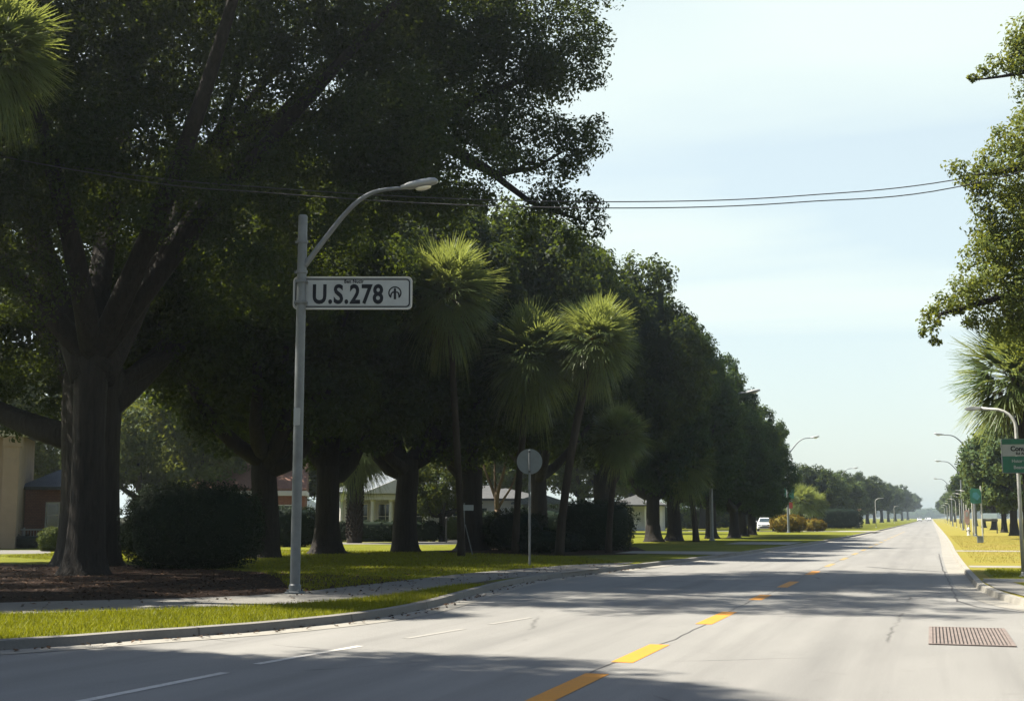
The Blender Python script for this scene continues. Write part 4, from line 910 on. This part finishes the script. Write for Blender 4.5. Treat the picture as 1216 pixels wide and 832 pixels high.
# the green and white board on the nearest low lamp
B2 = site(1212, 34.8)
bd = thing('road_sign', 'white and green board clamped to the nearest low curved lamp', 'road sign', (B2.x, B2.y, 2.72), R(8))
for nm, z0, z1, mt in (('green_panel', 0, .42, 'sign_green'), ('white_panel', .425, .86, 'sign_white'), ('header_panel', .725, .87, 'sign_green')):
    q = MB(); q.prism(rrect(.94, z1 - z0, .03, 4, .08, (z0 + z1) / 2), -.085 if nm != 'header_panel' else -.092, -.06 if nm != 'header_panel' else -.086); q.obj(nm, M[mt], bd)
q = MB(); q.ring(rrect(.96, .88, .04, 5, .08, .432), rrect(.925, .845, .03, 5, .08, .432), -.094, -.062); q.obj('frame', M['galv'], bd)
text_obj('Conuor', .17, M['sign_black'], bd, (.08, -.0885, .61), 'lettering', .006, .95)
text_obj('Rd Alnir', .09, M['sign_black'], bd, (.1, -.0885, .49), 'lettering', .003, 1.0)
text_obj('Hutor Clea', .11, M['sign_white'], bd, (.08, -.0885, .30), 'lettering', .003, .95)
text_obj('Beano St', .12, M['sign_white'], bd, (.08, -.0885, .14), 'lettering', .003, .95)
for z in (.1, .78):
    q = MB(); q.box(-.065, -.06, z - .015, .065, .06, z + .015); q.obj('bracket', M['galv'], bd)

def post_sign(name, label, cat, loc, rz, h, r, panels, mat='galv', group=None, ox=0.0):
    """panels: (part name, outline, z centre, material)"""
    t = thing(name, label, cat, loc, rz, group)
    p = MB(); p.lathe([(r, -.1), (r, h - .01), (r * .6, h)], 10); p.obj('post', M[mat], t)
    for nm, poly, x, z, mt, y in panels:
        q = MB(); q.prism(poly, y, y + .012 if y > 0 else y - .012); q.obj(nm, M[mt], t, (x, 0, z))
    return t
p = at(629, 671); rs = post_sign('round_sign', 'blank grey back of a round sign on a thin post', 'road sign', p, YAW - R(2), 3.58, .034, [('disc', disc(.40, 40), 0, 3.22, 'sign_grey', .04)])
q = MB(); q.box(-.03, -.04, 2.88, .03, .04, 2.93); q.box(-.03, -.04, 3.5, .03, .04, 3.55); q.obj('clamp', M['dark_metal'], rs)
p = at(551, 659); ws = post_sign('small_sign', 'small white plate on a thin post with a leaning stay, before an oak trunk', 'sign', p, YAW, 2.05, .026, [('plate', rrect(.50, .22, .02, 3), .12, 1.86, 'sign_white', -.03)])
q = MB(); q.tube([(.04, .05, 1.2), (.33, .3, 0)], .02, 8); q.obj('stay', M['galv'], ws)
q = MB(); q.tube([(0, 0, 1.72), (-.75, .1, 1.70)], .015, 8); q.obj('crossbar', M['dark_metal'], ws)
p = at(530, 644); t = thing('bollard', 'thin black post with a small knob beside the pale drive of the white house', 'post', p)
q = MB(); q.lathe([(.045, 0), (.04, 1.35), (.04, 1.36)], 10); q.obj('post', M['dark_metal'], t)
q = MB(); q.lathe([(.02, 1.36), (.07, 1.40), (.075, 1.45), (.05, 1.5), (.01, 1.52)], 10); q.obj('knob', M['dark_metal'], t)
p = at(720, 653); t = thing('marker_post', 'thin pale pole leaning in front of the clipped box hedge', 'post', p)
q = MB(); q.tube([(0, 0, -.05), (.02, 0, .8), (.06, 0, 1.62)], [.03, .028, .026], 10); q.obj('post', M['galv'], t)
q = MB(); q.lathe([(.03, 1.6), (.036, 1.62), (.03, 1.66), (.006, 1.67)], 10, (.06, 0)); q.obj('cap', M['galv'], t)
# green and red signs on the left, green sign, pink sign on the right
grs = post_sign('road_sign', 'post with a green panel above a red panel, rising behind the gold shrub', 'road sign', site(938, 134), R(8), 5.4, .06,
          [('green_panel', rrect(.95, 1.15, .06), .0, 3.95, 'sign_green', -.07), ('red_panel', rrect(.62, .62, .1), 0, 2.7, 'sign_red', -.07), ('white_plate', rrect(.62, .18, .03), 0, 3.18, 'sign_white', -.07)], 'pale_post')
p = site(1166, 82); gs = post_sign('road_sign', 'tilted green sign on a pale post in the dry verge, grey box below', 'road sign', p, R(0), 3.35, .042,
          [('panel', [(-.62, -.35), (-.5, -.45), (.02, -.42), (.03, .2), (-.05, .42), (-.5, .5), (-.62, .35)], 0, 2.75, 'sign_green', -.06), ('symbol', [(-.5, -.05), (-.2, -.25), (-.05, .0), (-.25, .25), (-.45, .2)], 0, 2.75, 'sign_teal', -.078)], 'pale_post')
p = site(1162.5, 80); t = thing('utility_box', 'grey utility box on the dry verge at the foot of the green sign', 'utility box', p)
q = MB(); q.box(-.16, -.14, 0, .16, .14, .36); q.obj('body', M['sign_grey'], t, bevel=.015)
q = MB(); q.prism([(-.18, .362), (.18, .362), (.17, .40), (-.17, .40)], -.155, .155); q.obj('lid', M['galv'], t)
t = post_sign('flag_pole', 'plain straight pale pole just left of the tilted green sign', 'post', site(1155, 112), 0, 4.3, .055, [('bracket', rrect(.3, .06, .02), .16, 4.1, 'galv', -.05)], 'pale_post')
t = post_sign('road_sign', 'pale pink sign on a pale post at the head of the low lamps', 'road sign', site(1148, 120), 0, 2.6, .05,
          [('panel', [(-.2, -.5), (.05, -.75), (.22, -.45), (.22, .5), (.0, .62), (-.2, .45)], 0, 1.55, 'sign_pink', -.06), ('plate', rrect(.22, .4, .03), .02, 1.75, 'sign_white', -.075)], 'pale_post')
t = thing('hydrant', 'small white hydrant on the dry verge under the pale pink sign', 'hydrant', site(1149.5, 112))
q = MB(); q.lathe([(.15, 0), (.15, .05), (.1, .07), (.1, .45), (.13, .47), (.13, .52), (.1, .56), (.05, .64), (.02, .68)], 14); q.obj('barrel', M['trim'], t)
for s in (-1, 1):
    q = MB(); q.tube([(s * .09, 0, .36), (s * .18, 0, .36)], [.055, .05], 10); q.obj('outlet', M['dark_metal'], t)
t = thing('signboard', 'wide pale blue board on two dark legs among the verge trees', 'signboard', site(1175, 128), R(-6))
q = MB(); q.box(-.7, -.05, 1.35, .7, .05, 1.85); q.obj('board', M['sign_blue'], t, bevel=.02)
q = MB(); q.box(-.72, -.06, 1.12, .72, .06, 1.33); q.obj('dark_gap', M['dark_metal'], t, bevel=.02)  # dark panel painted for the dark opening below the board
for s in (-1, 1):
    q = MB(); q.box(s * .62 - .05, -.05, 0, s * .62 + .05, .05, 1.12); q.obj('leg', M['dark_metal'], t)

# ------------------------------------------------------------------ overhead cables with their poles
def upole(label, loc, top):
    t = thing('utility_pole', label, 'utility pole', loc)
    q = MB(); q.tube([(0, 0, -.2), (0, 0, 5), (.02, 0, top + .5)], [.17, .15, .11], 14); q.obj('pole', M['wood'], t, smooth=True)
    q = MB(); q.box(-.06, -.8, top - .32, .06, .8, top - .2); q.obj('crossarm', M['wood'], t)
    for s in (-.6, .6):
        q = MB(); q.lathe([(.03, top - .2), (.06, top - .16), (.04, top - .1), (.06, top - .06), (.03, top)], 10, (0, s)); q.obj('insulator', M['sign_grey'], t)
A1, A2 = far(-330, 127, 35.9), far(1520, 118, 32.6)
upole('utility pole behind the stucco house', (A1.x, A1.y, 0), A1.z); upole('utility pole behind the sunlit oak', (A2.x, A2.y, 0), A2.z)
def cable(label, pts):
    P = [far(*q) for q in pts]; out = []
    P = [P[0] * 2 - P[1]] + P + [P[-1] * 2 - P[-2]]
    for i in range(1, len(P) - 2):
        for k in range(10):
            t = k / 10; a, b, c, d = P[i - 1:i + 3]; out.append(.5 * (2 * b + (c - a) * t + (2 * a - 5 * b + 4 * c - d) * t * t + (3 * b - a - 3 * c + d) * t ** 3))
    out.append(P[-2]); q = MB(); q.tube(out, .0125, 6); tag(q.obj('power_cable', M['wire'], smooth=True), label, 'cable', 'overhead cables crossing the road')
def pix(P):
    d = Vector(P) - Vector((0, 0, EYE)); z = d.dot(FW); return 608 + FPX * d.dot(RT) / z, 416 - FPX * d.dot(UP) / z
def ends(dy):
    out = []
    for A in (A1, A2):
        P = (A.x, A.y + dy, A.z); u = pix(P); out.append((u[0], u[1], math.hypot(P[0], P[1])))
    return out
e = ends(.6); cable('upper of the two cables crossing the road', (e[0], (130, 204, 31.9), (320, 223, 30.6), (540, 236, 29.8), (760, 239.5, 29.5), (950, 232.5, 29.8), (1160, 209, 30.7), e[1]))
e = ends(-.6); cable('lower of the two cables crossing the road', (e[0], (130, 209, 30.6), (320, 229, 29.4), (540, 243, 28.6), (760, 247, 28.4), (950, 240, 28.6), (1160, 217, 29.5), e[1]))

# ------------------------------------------------------------------ houses behind the trees
def hip(q, x0, x1, y0, y1, z0, z1, ov=.35, gable=False, th=.14):
    x0 -= ov; x1 += ov; y0 -= ov; y1 += ov; w = (y1 - y0) / 2
    r0, r1 = (x0, x1) if gable else (x0 + min(w, (x1 - x0) / 2 - .1), x1 - min(w, (x1 - x0) / 2 - .1)); ym = (y0 + y1) / 2
    q.add([(x0, y0, z0), (x1, y0, z0), (x1, y1, z0), (x0, y1, z0), (x0, y0, z0 + th), (x1, y0, z0 + th), (x1, y1, z0 + th), (x0, y1, z0 + th), (r0, ym, z1), (r1, ym, z1)],
          [(0, 3, 2, 1), (0, 1, 5, 4), (1, 2, 6, 5), (2, 3, 7, 6), (3, 0, 4, 7), (4, 5, 9, 8), (6, 7, 8, 9), (5, 6, 9), (7, 4, 8)])
def window(t, x, z, w, h, y, bars=1, fm='trim'):
    f = MB(); f.ring([(x - w / 2 - .07, z - .07), (x + w / 2 + .07, z - .07), (x + w / 2 + .07, z + h + .07), (x - w / 2 - .07, z + h + .07)], [(x - w / 2, z), (x + w / 2, z), (x + w / 2, z + h), (x - w / 2, z + h)], y - .07, y + .02)
    for i in range(bars):
        bx = x - w / 2 + w * (i + 1) / (bars + 1); f.box(bx - .025, y - .05, z + .001, bx + .025, y - .01, z + h - .001)
    f.box(x - w / 2 + .001, y - .045, z + h / 2 - .02, x + w / 2 - .001, y - .012, z + h / 2 + .02)
    fr_ = f.obj('window', M[fm], t); p = MB(); p.box(x - w / 2, y - .012, z, x + w / 2, y - .004, z + h); p.obj('pane', M['glass'], fr_)
def door(t, x, w, h, y, mat):
    d = MB(); d.box(x - w / 2, y - .05, .05, x + w / 2, y - .003, h); o = d.obj('door', M[mat], t, bevel=.01)
    k_ = MB(); k_.lathe([(.02, -.03), (.035, 0), (.02, .03)], 8); k_.obj('handle', M['galv'], o, (x + w * .38, y - .08, h * .48))
# white house with porch
P = site(462, 84); t = thing('white_house', 'white house with gabled porch and columns behind the dark oaks', 'house', P, YAW - R(2))
q = MB(); q.box(-3.6, 2.0, 0, 4.6, 9.0, 3.15); q.obj('wall', M['white_wall'], t)
q = MB(); hip(q, -3.6, 4.6, 2.0, 9.0, 3.17, 5.2); q.obj('roof', M['pale_roof'], t)
q = MB(); q.box(-3.55, -.4, 0, 2.9, 1.99, .22); q.obj('porch_floor', M['walk'], t)
q = MB(); q.box(-3.6, -.45, 2.62, 2.95, 1.98, 3.0); q.obj('porch_beam', M['trim'], t, bevel=.03)
q = MB(); hip(q, -3.6, 2.95, -.45, 1.6, 3.005, 3.35, .2); q.obj('porch_roof', M['pale_roof'], t)
q = MB(); q.prism([(-1.5, 3.02), (3.0, 3.02), (3.0, 3.12), (.75, 4.05), (-1.5, 3.12)], -.72, 2.2); q.obj('gable', M['trim'], t, bevel=.02)
for x in (-3.1, -1.05, .15, 2.45):
    q = MB(); q.lathe([(.2, .22), (.2, .3), (.155, .34), (.15, 1.4), (.135, 2.5), (.19, 2.54), (.19, 2.62)], 16, (x, -.15)); q.obj('column', M['trim'], t, smooth=False)
for x in (-2.2, -.5, 2.0): window(t, x, .75, .95, 1.6, 2.0)
door(t, .8, .95, 2.3, 2.0, 'dark_metal'); window(t, 3.4, .8, .6, 1.5, 2.0); window(t, 4.25, .8, .4, 1.5, 2.0, 0)
q = MB(); q.box(4.62, 3.2, 0, 10.2, 8.6, 2.6); q.obj('wing_wall', M['white_wall'], t); q = MB(); hip(q, 4.62, 10.2, 3.2, 8.6, 2.62, 3.5); q.obj('wing_roof', M['grey_roof'], t)
window(t, 6.0, 1.0, .5, 1.1, 3.2, 0); window(t, 8.6, 1.0, .9, 1.1, 3.2)
# beige stucco house at the edge
P = site(-108, 66); t = thing('stucco_house', 'tall beige stucco house with a square corner pier, left of the forked oak', 'house', P, YAW + R(14))
q = MB(); q.box(-6, .9, 0, 4.35, 9, 5.6); q.obj('wall', M['beige_wall'], t)
q = MB(); q.box(4.0, 0.0, 0, 4.72, .72, 5.35); q.box(3.95, -.05, 4.85, 4.77, .77, 5.34); q.obj('pier', M['beige_wall'], t, bevel=.02)
q = MB(); q.box(-6, -.05, 5.36, 5.0, .88, 5.62); q.obj('entablature', M['trim'], t, bevel=.02)
q = MB(); hip(q, -6, 4.7, .0, 9, 5.64, 7.6, .45); q.obj('roof', M['grey_roof'], t)
for x in (-4, -1, 2.4): window(t, x, 1.0, 1.1, 1.6, .9); window(t, x, 3.6, 1.1, 1.4, .9)
q = MB(); q.box(4.4, 5.5, 0, 7.6, 11, 2.9); q.obj('wing_wall', M['brick'], t)
q = MB(); hip(q, 4.4, 7.6, 5.5, 11, 2.92, 4.1); q.obj('wing_roof', M['grey_roof'], t); window(t, 6.1, 1.0, 1.2, 1.2, 5.5)
# white railing before it
P = site(38, 70); t = thing('railing', 'low white railing in front of the dark rounded bush', 'railing', P, YAW + R(12))
q = MB(); q.box(-.98, -.03, .82, .98, .03, .90); q.box(-.94, -.02, .1, .94, .02, .16); q.obj('rail', M['trim'], t)
for x in (-.95, -.35, .95):
    q = MB(); q.box(x - .04, -.045, 0, x + .04, .045, .97); q.obj('post', M['trim'], t)
q = MB()
for i in range(13): q.box(-.86 + i * .14 - .012, -.012, .162, -.86 + i * .14 + .012, .012, .818)
q.obj('balusters', M['trim'], t)
# brick house
P = site(285, 92); t = thing('brick_house', 'red brick house with a white cornice seen past the oak trunk', 'house', P, YAW + R(8))
q = MB(); q.box(-6, 0, 0, 4.5, 8, 3.0); q.obj('wall', M['brick'], t); q = MB(); q.box(-6.15, -.15, 3.003, 4.65, 8.15, 3.35); q.obj('cornice', M['trim'], t, bevel=.03)
q = MB(); hip(q, -6, 4.5, 0, 8, 3.36, 5.6, .1, True); q.obj('roof', M['clay_roof'], t)
q = MB(); q.box(-2.6, 1.4, 3.5, -1.5, 2.4, 6.0); q.obj('chimney', M['brick'], t)
for x in (-4.2, -.6, 3.0): window(t, x, .9, 1.2, 1.4, 0)
door(t, 1.2, 1.0, 2.2, 0, 'trim')
# tan house and grey shed
P = site(585, 98); t = thing('tan_house', 'low tan house with a pale lit window panel behind the forked pale tree', 'house', P, YAW)
q = MB(); q.box(-4.5, 0, 0, 3.2, 7, 2.75); q.obj('wall', M['tan_wall'], t); q = MB(); hip(q, -4.5, 3.2, 0, 7, 2.77, 4.0); q.obj('roof', M['grey_roof'], t)
q = MB(); q.box(-1.25, -.06, .9, -.2, -.004, 2.0); q.obj('lit_panel', M['trim'], t, bevel=.01); window(t, -3.0, .9, .9, 1.2, 0); window(t, 1.6, .9, .9, 1.2, 0)  # white panel stands for the lit window, light put into its colour
P = site(641, 86); t = thing('shed', 'grey shed with upright boards and a low pale gable roof beside the round sign', 'shed', P, YAW)
q = MB(); q.box(-1.7, 0, 0, 1.7, 3.4, 2.35)
for i in range(14): q.box(-1.62 + i * .25 - .02, -.025, .02, -1.62 + i * .25 + .02, -.003, 2.33)
q.obj('wall', M['grey_wall'], t)
q = MB(); q.prism([(-1.95, 2.36), (1.95, 2.36), (1.95, 2.48), (.0, 3.1), (-1.95, 2.48)], -.3, 3.7); q.obj('roof', M['pale_roof'], t)
door(t, .7, .85, 2.0, -.03, 'grey_wall')
# white porch building past the avenue, straw coloured house far up
P = site(757, 140); t = thing('white_cottage', 'narrow white cottage with porch posts, seen left of the twin oak trunks', 'house', P, YAW - R(6))
q = MB(); q.box(-3, 1.2, 0, 3, 6, 2.7); q.obj('wall', M['white_wall'], t); q = MB(); hip(q, -3, 3, 0, 6, 2.72, 4.0); q.obj('roof', M['grey_roof'], t)
for x in (-2.6, -.9, .9, 2.6):
    q = MB(); q.box(x - .13, .1, 0, x + .13, .36, 2.71); q.obj('post', M['trim'], t)
for x in (-1.7, 1.7): window(t, x, .8, .9, 1.3, 1.2)
P = site(1004, 232); t = thing('straw_house', 'small straw coloured house under the low street trees far up the left side', 'house', P, 0)
q = MB(); q.box(-3, 0, 0, 2.2, 6, 2.7); q.obj('wall', M['yellow_wall'], t); q = MB(); hip(q, -3, 2.2, 0, 6, 2.72, 4.0); q.obj('roof', M['clay_roof'], t)
window(t, .6, .9, 1.0, 1.2, 0); door(t, -1.4, .9, 2.1, 0, 'trim')

# the pale forked small tree
P = site(590, 70); rd = random.Random(9); mb = MB()
mb.tube(bend((0, 0, -.1), (.05, 0, 1.9), 6, 0, .08, rd), [.34, .27, .22, .2, .19, .18], 10, True, .08, rd)
for e, r in (((-.95, .2, 4.6), .12), ((.55, -.1, 4.8), .13), ((1.0, .4, 3.9), .08), ((-.3, .5, 5.2), .09)): mb.tube(bend((.03, 0, 1.75), e, 7, -.1, .15, rd), taper(r * 1.25, r * .4, 7), 8, True, .06, rd)
cmx = crown_mesh('crown', [(-1.0, .2, 5.3, 1.2, 1.2, .9), (.6, 0, 5.6, 1.3, 1.3, 1.0), (1.2, .4, 4.9, .9, .9, .7), (-.2, .6, 6.3, 1.2, 1.2, .9)], .16, 60, .4, np.random.default_rng(5))
t = thing('small_tree', 'small tree with a pale forked trunk before the tan house', 'tree', P); mb.obj('trunk', M['pale_bark'], t, smooth=True); link('crown', cmx, M['oak_leaf'], t)

# ------------------------------------------------------------------ cars
def car(label, loc, rz, paint='car_white', group=None):
    t = thing('parked_car' if group is None else 'car', label, 'car', loc, rz, group)
    # side outline (y forward is -Y: the nose), swept over the width with tumblehome
    def shell(prof, w0, w1, zs):
        vs = []; n = len(prof); secs = ((-1, .94), (-.86, 1), (.86, 1), (1, .94))
        for sx, sc in secs:
            for y, z in prof:
                f = (z - zs[0]) / (zs[1] - zs[0]); w = w0 + (w1 - w0) * max(0, min(1, f)); vs.append((sx * w, y * (sc if abs(sx) == 1 else 1), z))
        fs = [(i * n + k, i * n + (k + 1) % n, (i + 1) * n + (k + 1) % n, (i + 1) * n + k) for i in range(3) for k in range(n)] + [tuple(range(n))[::-1], tuple(range(3 * n, 4 * n))]
        return vs, fs
    b = MB(); b.add(*shell([(-2.2, .28), (-2.25, .5), (-2.18, .72), (-1.9, .86), (-1.0, .96), (1.6, .98), (2.15, .92), (2.22, .6), (2.18, .28)], .88, .86, (.2, 1.0))); b.obj('body', M[paint], t, bevel=.03)
    c = MB(); c.add(*shell([(-1.02, .962), (-.35, 1.40), (.2, 1.45), (.9, 1.43), (1.6, 1.0), (1.6, .985)], .80, .62, (.96, 1.45))); c.obj('cabin', M[paint], t, bevel=.03)
    g_ = MB(); g_.add([(-.70, -1.0, 1.0), (.70, -1.0, 1.0), (.56, -.43, 1.375), (-.56, -.43, 1.375)], [(0, 1, 2, 3)]); g_.add([(-.70, -1.03, 1.0), (.70, -1.03, 1.0), (.56, -.46, 1.375), (-.56, -.46, 1.375)], [(0, 1, 2, 3)]); g_.obj('windscreen', M['glass'], t)
    g_ = MB(); g_.box(-.55, -2.262, .36, .55, -2.21, .52); g_.obj('bumper_intake', M['dark_metal'], t)
    g_ = MB(); g_.box(-.36, -2.25, .60, .36, -2.19, .69); g_.obj('grille', M['dark_metal'], t)
    for s in (-1, 1):
        h_ = MB(); h_.box(s * .63 - .17, -2.215, .62, s * .63 + .17, -2.06, .75); h_.obj('headlight', M['headlight'], t, bevel=.03)
        m_ = MB(); m_.box(s * .92 - .1, -.75, .98, s * .92 + .1, -.63, 1.1); m_.obj('mirror', M[paint], t, bevel=.02)
        for y in (-1.38, 1.36):
            w_ = MB(); w_.tube([(s * .70, y, .32), (s * .72, y, .32), (s * .87, y, .32), (s * .89, y, .32)], [.29, .32, .32, .29], 22); o = w_.obj('wheel', M['rubber'], t)
            r_ = MB(); r_.tube([(s * .885, y, .32), (s * .90, y, .32)], [.2, .17], 14); r_.obj('rim', M['rim'], o)
        sw = MB(); sw.add([(s * .80, -.85, 1.02), (s * .80, 1.35, 1.02), (s * .66, .85, 1.37), (s * .67, -.35, 1.36)], [(0, 1, 2, 3)]); sw.add([(s * .815, -.85, 1.02), (s * .815, 1.35, 1.02), (s * .675, .85, 1.37), (s * .685, -.35, 1.36)], [(0, 1, 2, 3)]); sw.obj('side_window', M['glass'], t)
    return t
car0 = car('white car parked nose out beside the round gold shrub', site(909, 141), R(6))
for i, (x, y, rz, lab) in enumerate(((-4.4, 520, 0, 'white car far up the left lane'), (-2.6, 760, 0, 'white car farthest up the road in the haze'), (-1.0, 610, 180, 'white car far up the right lane'))):
    c = dup(car0, lab, (x, y, .01), R(rz), None, 'cars far up the road'); c.name = 'car'

# ------------------------------------------------------------------ stuff: grass blades, fallen leaves, the far wood
def in_poly(P, poly):
    x, y = P[:, 0], P[:, 1]; ins = np.zeros(len(P), bool); n = len(poly)
    for i in range(n):
        (x0, y0), (x1, y1) = poly[i], poly[(i + 1) % n]
        c = ((y0 > y) != (y1 > y)) & (x < (x1 - x0) * (y - y0) / (y1 - y0 + 1e-12) + x0); ins ^= c
    return ins
def scatter(poly, n, rng):
    a = np.array(poly); lo, hi = a.min(0), a.max(0); out = np.empty((0, 2))
    while len(out) < n:
        p = rng.uniform(lo, hi, (n, 2)); out = np.vstack([out, p[in_poly(p, poly)]])
    return out[:n]
def blades(name, pts, hmin, hmax, w, mat, rng, z=.12):
    n = len(pts); a = rng.uniform(0, 6.283, n); h = rng.uniform(hmin, hmax, n); s = np.stack([np.cos(a), np.sin(a)], 1) * (w * .5); lean = rng.normal(0, .45, (n, 2)) * h[:, None]
    V = np.empty((n, 3, 3)); V[:, 0, :2] = pts - s; V[:, 1, :2] = pts + s; V[:, 2, :2] = pts + lean; V[:, :2, 2] = z - .005; V[:, 2, 2] = z + h
    me = bpy.data.meshes.new(name); me.vertices.add(n * 3); me.vertices.foreach_set('co', V.astype(np.float32).ravel()); me.loops.add(n * 3); me.loops.foreach_set('vertex_index', np.arange(n * 3, dtype=np.int32))
    me.polygons.add(n); me.polygons.foreach_set('loop_start', np.arange(0, n * 3, 3, dtype=np.int32)); me.polygons.foreach_set('loop_total', np.full(n, 3, dtype=np.int32)); me.update()
    t = me.attributes.new('tone', 'FLOAT', 'FACE'); t.data.foreach_set('value', np.clip(rng.normal(.45, .2, n) + .22 * np.sin(pts[:, 0] * 1.7 + 2 * np.sin(pts[:, 1] * .9)) * np.sin(pts[:, 1] * 2.1 + pts[:, 0]), 0, 1).astype(np.float32)); return link(name, me, mat)
rg_ = np.random.default_rng(77)
verge = [p for p in LB if 6 < p[1] < 27] + [p for p in WN[::-1] if 9 < p[1] < 27]
stuff(blades('grass', scatter(verge, 70000, rg_), .035, .085, .013, M['grass_blade'], rg_))
lawnp = [p for p in WF if 22.5 < p[1] < 41] + [(-13, 47), (-22, 52), (-36, 52), (-34, 40), (-26, 36), (-20, 34.5), (-15.2, 28)]
stuff(blades('lawn_grass', scatter(lawnp, 60000, rg_), .03, .08, .022, M['grass_blade'], rg_))
stuff(blades('verge_grass', scatter([(1.45, 39.5), (1.4, 36.5), (1.45, 33.6), (2.2, 33.8), (6, 34.4), (8, 40.2)], 9000, rg_), .03, .07, .02, M['grass_blade'], rg_))
stuff(blades('dry_grass', scatter([(1.3, 45), (9, 45), (14, 110), (1.3, 110)], 26000, rg_), .02, .045, .02, M['dry_blade'], rg_))
def litter(poly, n, size, z, rng):
    p = scatter(poly, n, rng); C = np.column_stack([p, np.full(n, z) + rng.uniform(.004, .02, n)]); return C
C = np.vstack([litter(mul, 5200, .1, .125, rg_), litter(WN + WF[::-1], 420, .08, .131, rg_), litter([p for p in LK if 11 < p[1] < 40] + [p for p in offset_path(LK, -.3) if 11 < p[1] < 40][::-1], 260, .07, .012, rg_), litter(lawnp, 900, .1, .15, rg_)])
stuff(link('fallen_leaves', leaves_mesh('fallen_leaves', C, np.tile([0, 0, 2.0], (len(C), 1)), np.full(len(C), .085), rg_.uniform(0, 1, len(C)), rg_), M['litter']))
wl = [(x, 1720 + 60 * math.sin(x * .013) + 90 * (i % 2), 7.0 + 3.2 * math.sin(x * .07) + rg_.uniform(-1, 1), 16, 12, 7.2 + rg_.uniform(-1, 2)) for i, x in enumerate(range(-520, 340, 15))]
wl += [(sx * (410 + 30 * math.sin(y * .05)), y, 6 + 2.5 * math.sin(y * .09), 12, 15, 7 + rg_.uniform(-1, 2)) for sx in (-1, 1) for y in range(60, 1700, 20)]
stuff(link('far_wood', crown_mesh('far_wood', wl, 1.6, 26, 2.2, rg_, core=[((l[0], l[1], l[2]), (13, 10, 6.5)) for l in wl]), M['oak_leaf_far']), 'hazy line of woods closing the end of the road', 'woods')

# ------------------------------------------------------------------ the air
hz = MB(); hz.box(-2100, -2100, -1.06, 2100, 2100, 23.5); hm = bpy.data.materials.new('air'); hm.use_nodes = True
hm.node_tree.nodes.clear(); pv = hm.node_tree.nodes.new('ShaderNodeVolumePrincipled'); ho = hm.node_tree.nodes.new('ShaderNodeOutputMaterial')
pv.inputs['Color'].default_value = (.80, .92, 1, 1); pv.inputs['Density'].default_value = 0.0004; pv.inputs['Anisotropy'].default_value = 0.66
hm.node_tree.links.new(pv.outputs[0], ho.inputs['Volume'])
stuff(hz.obj('haze', hm))
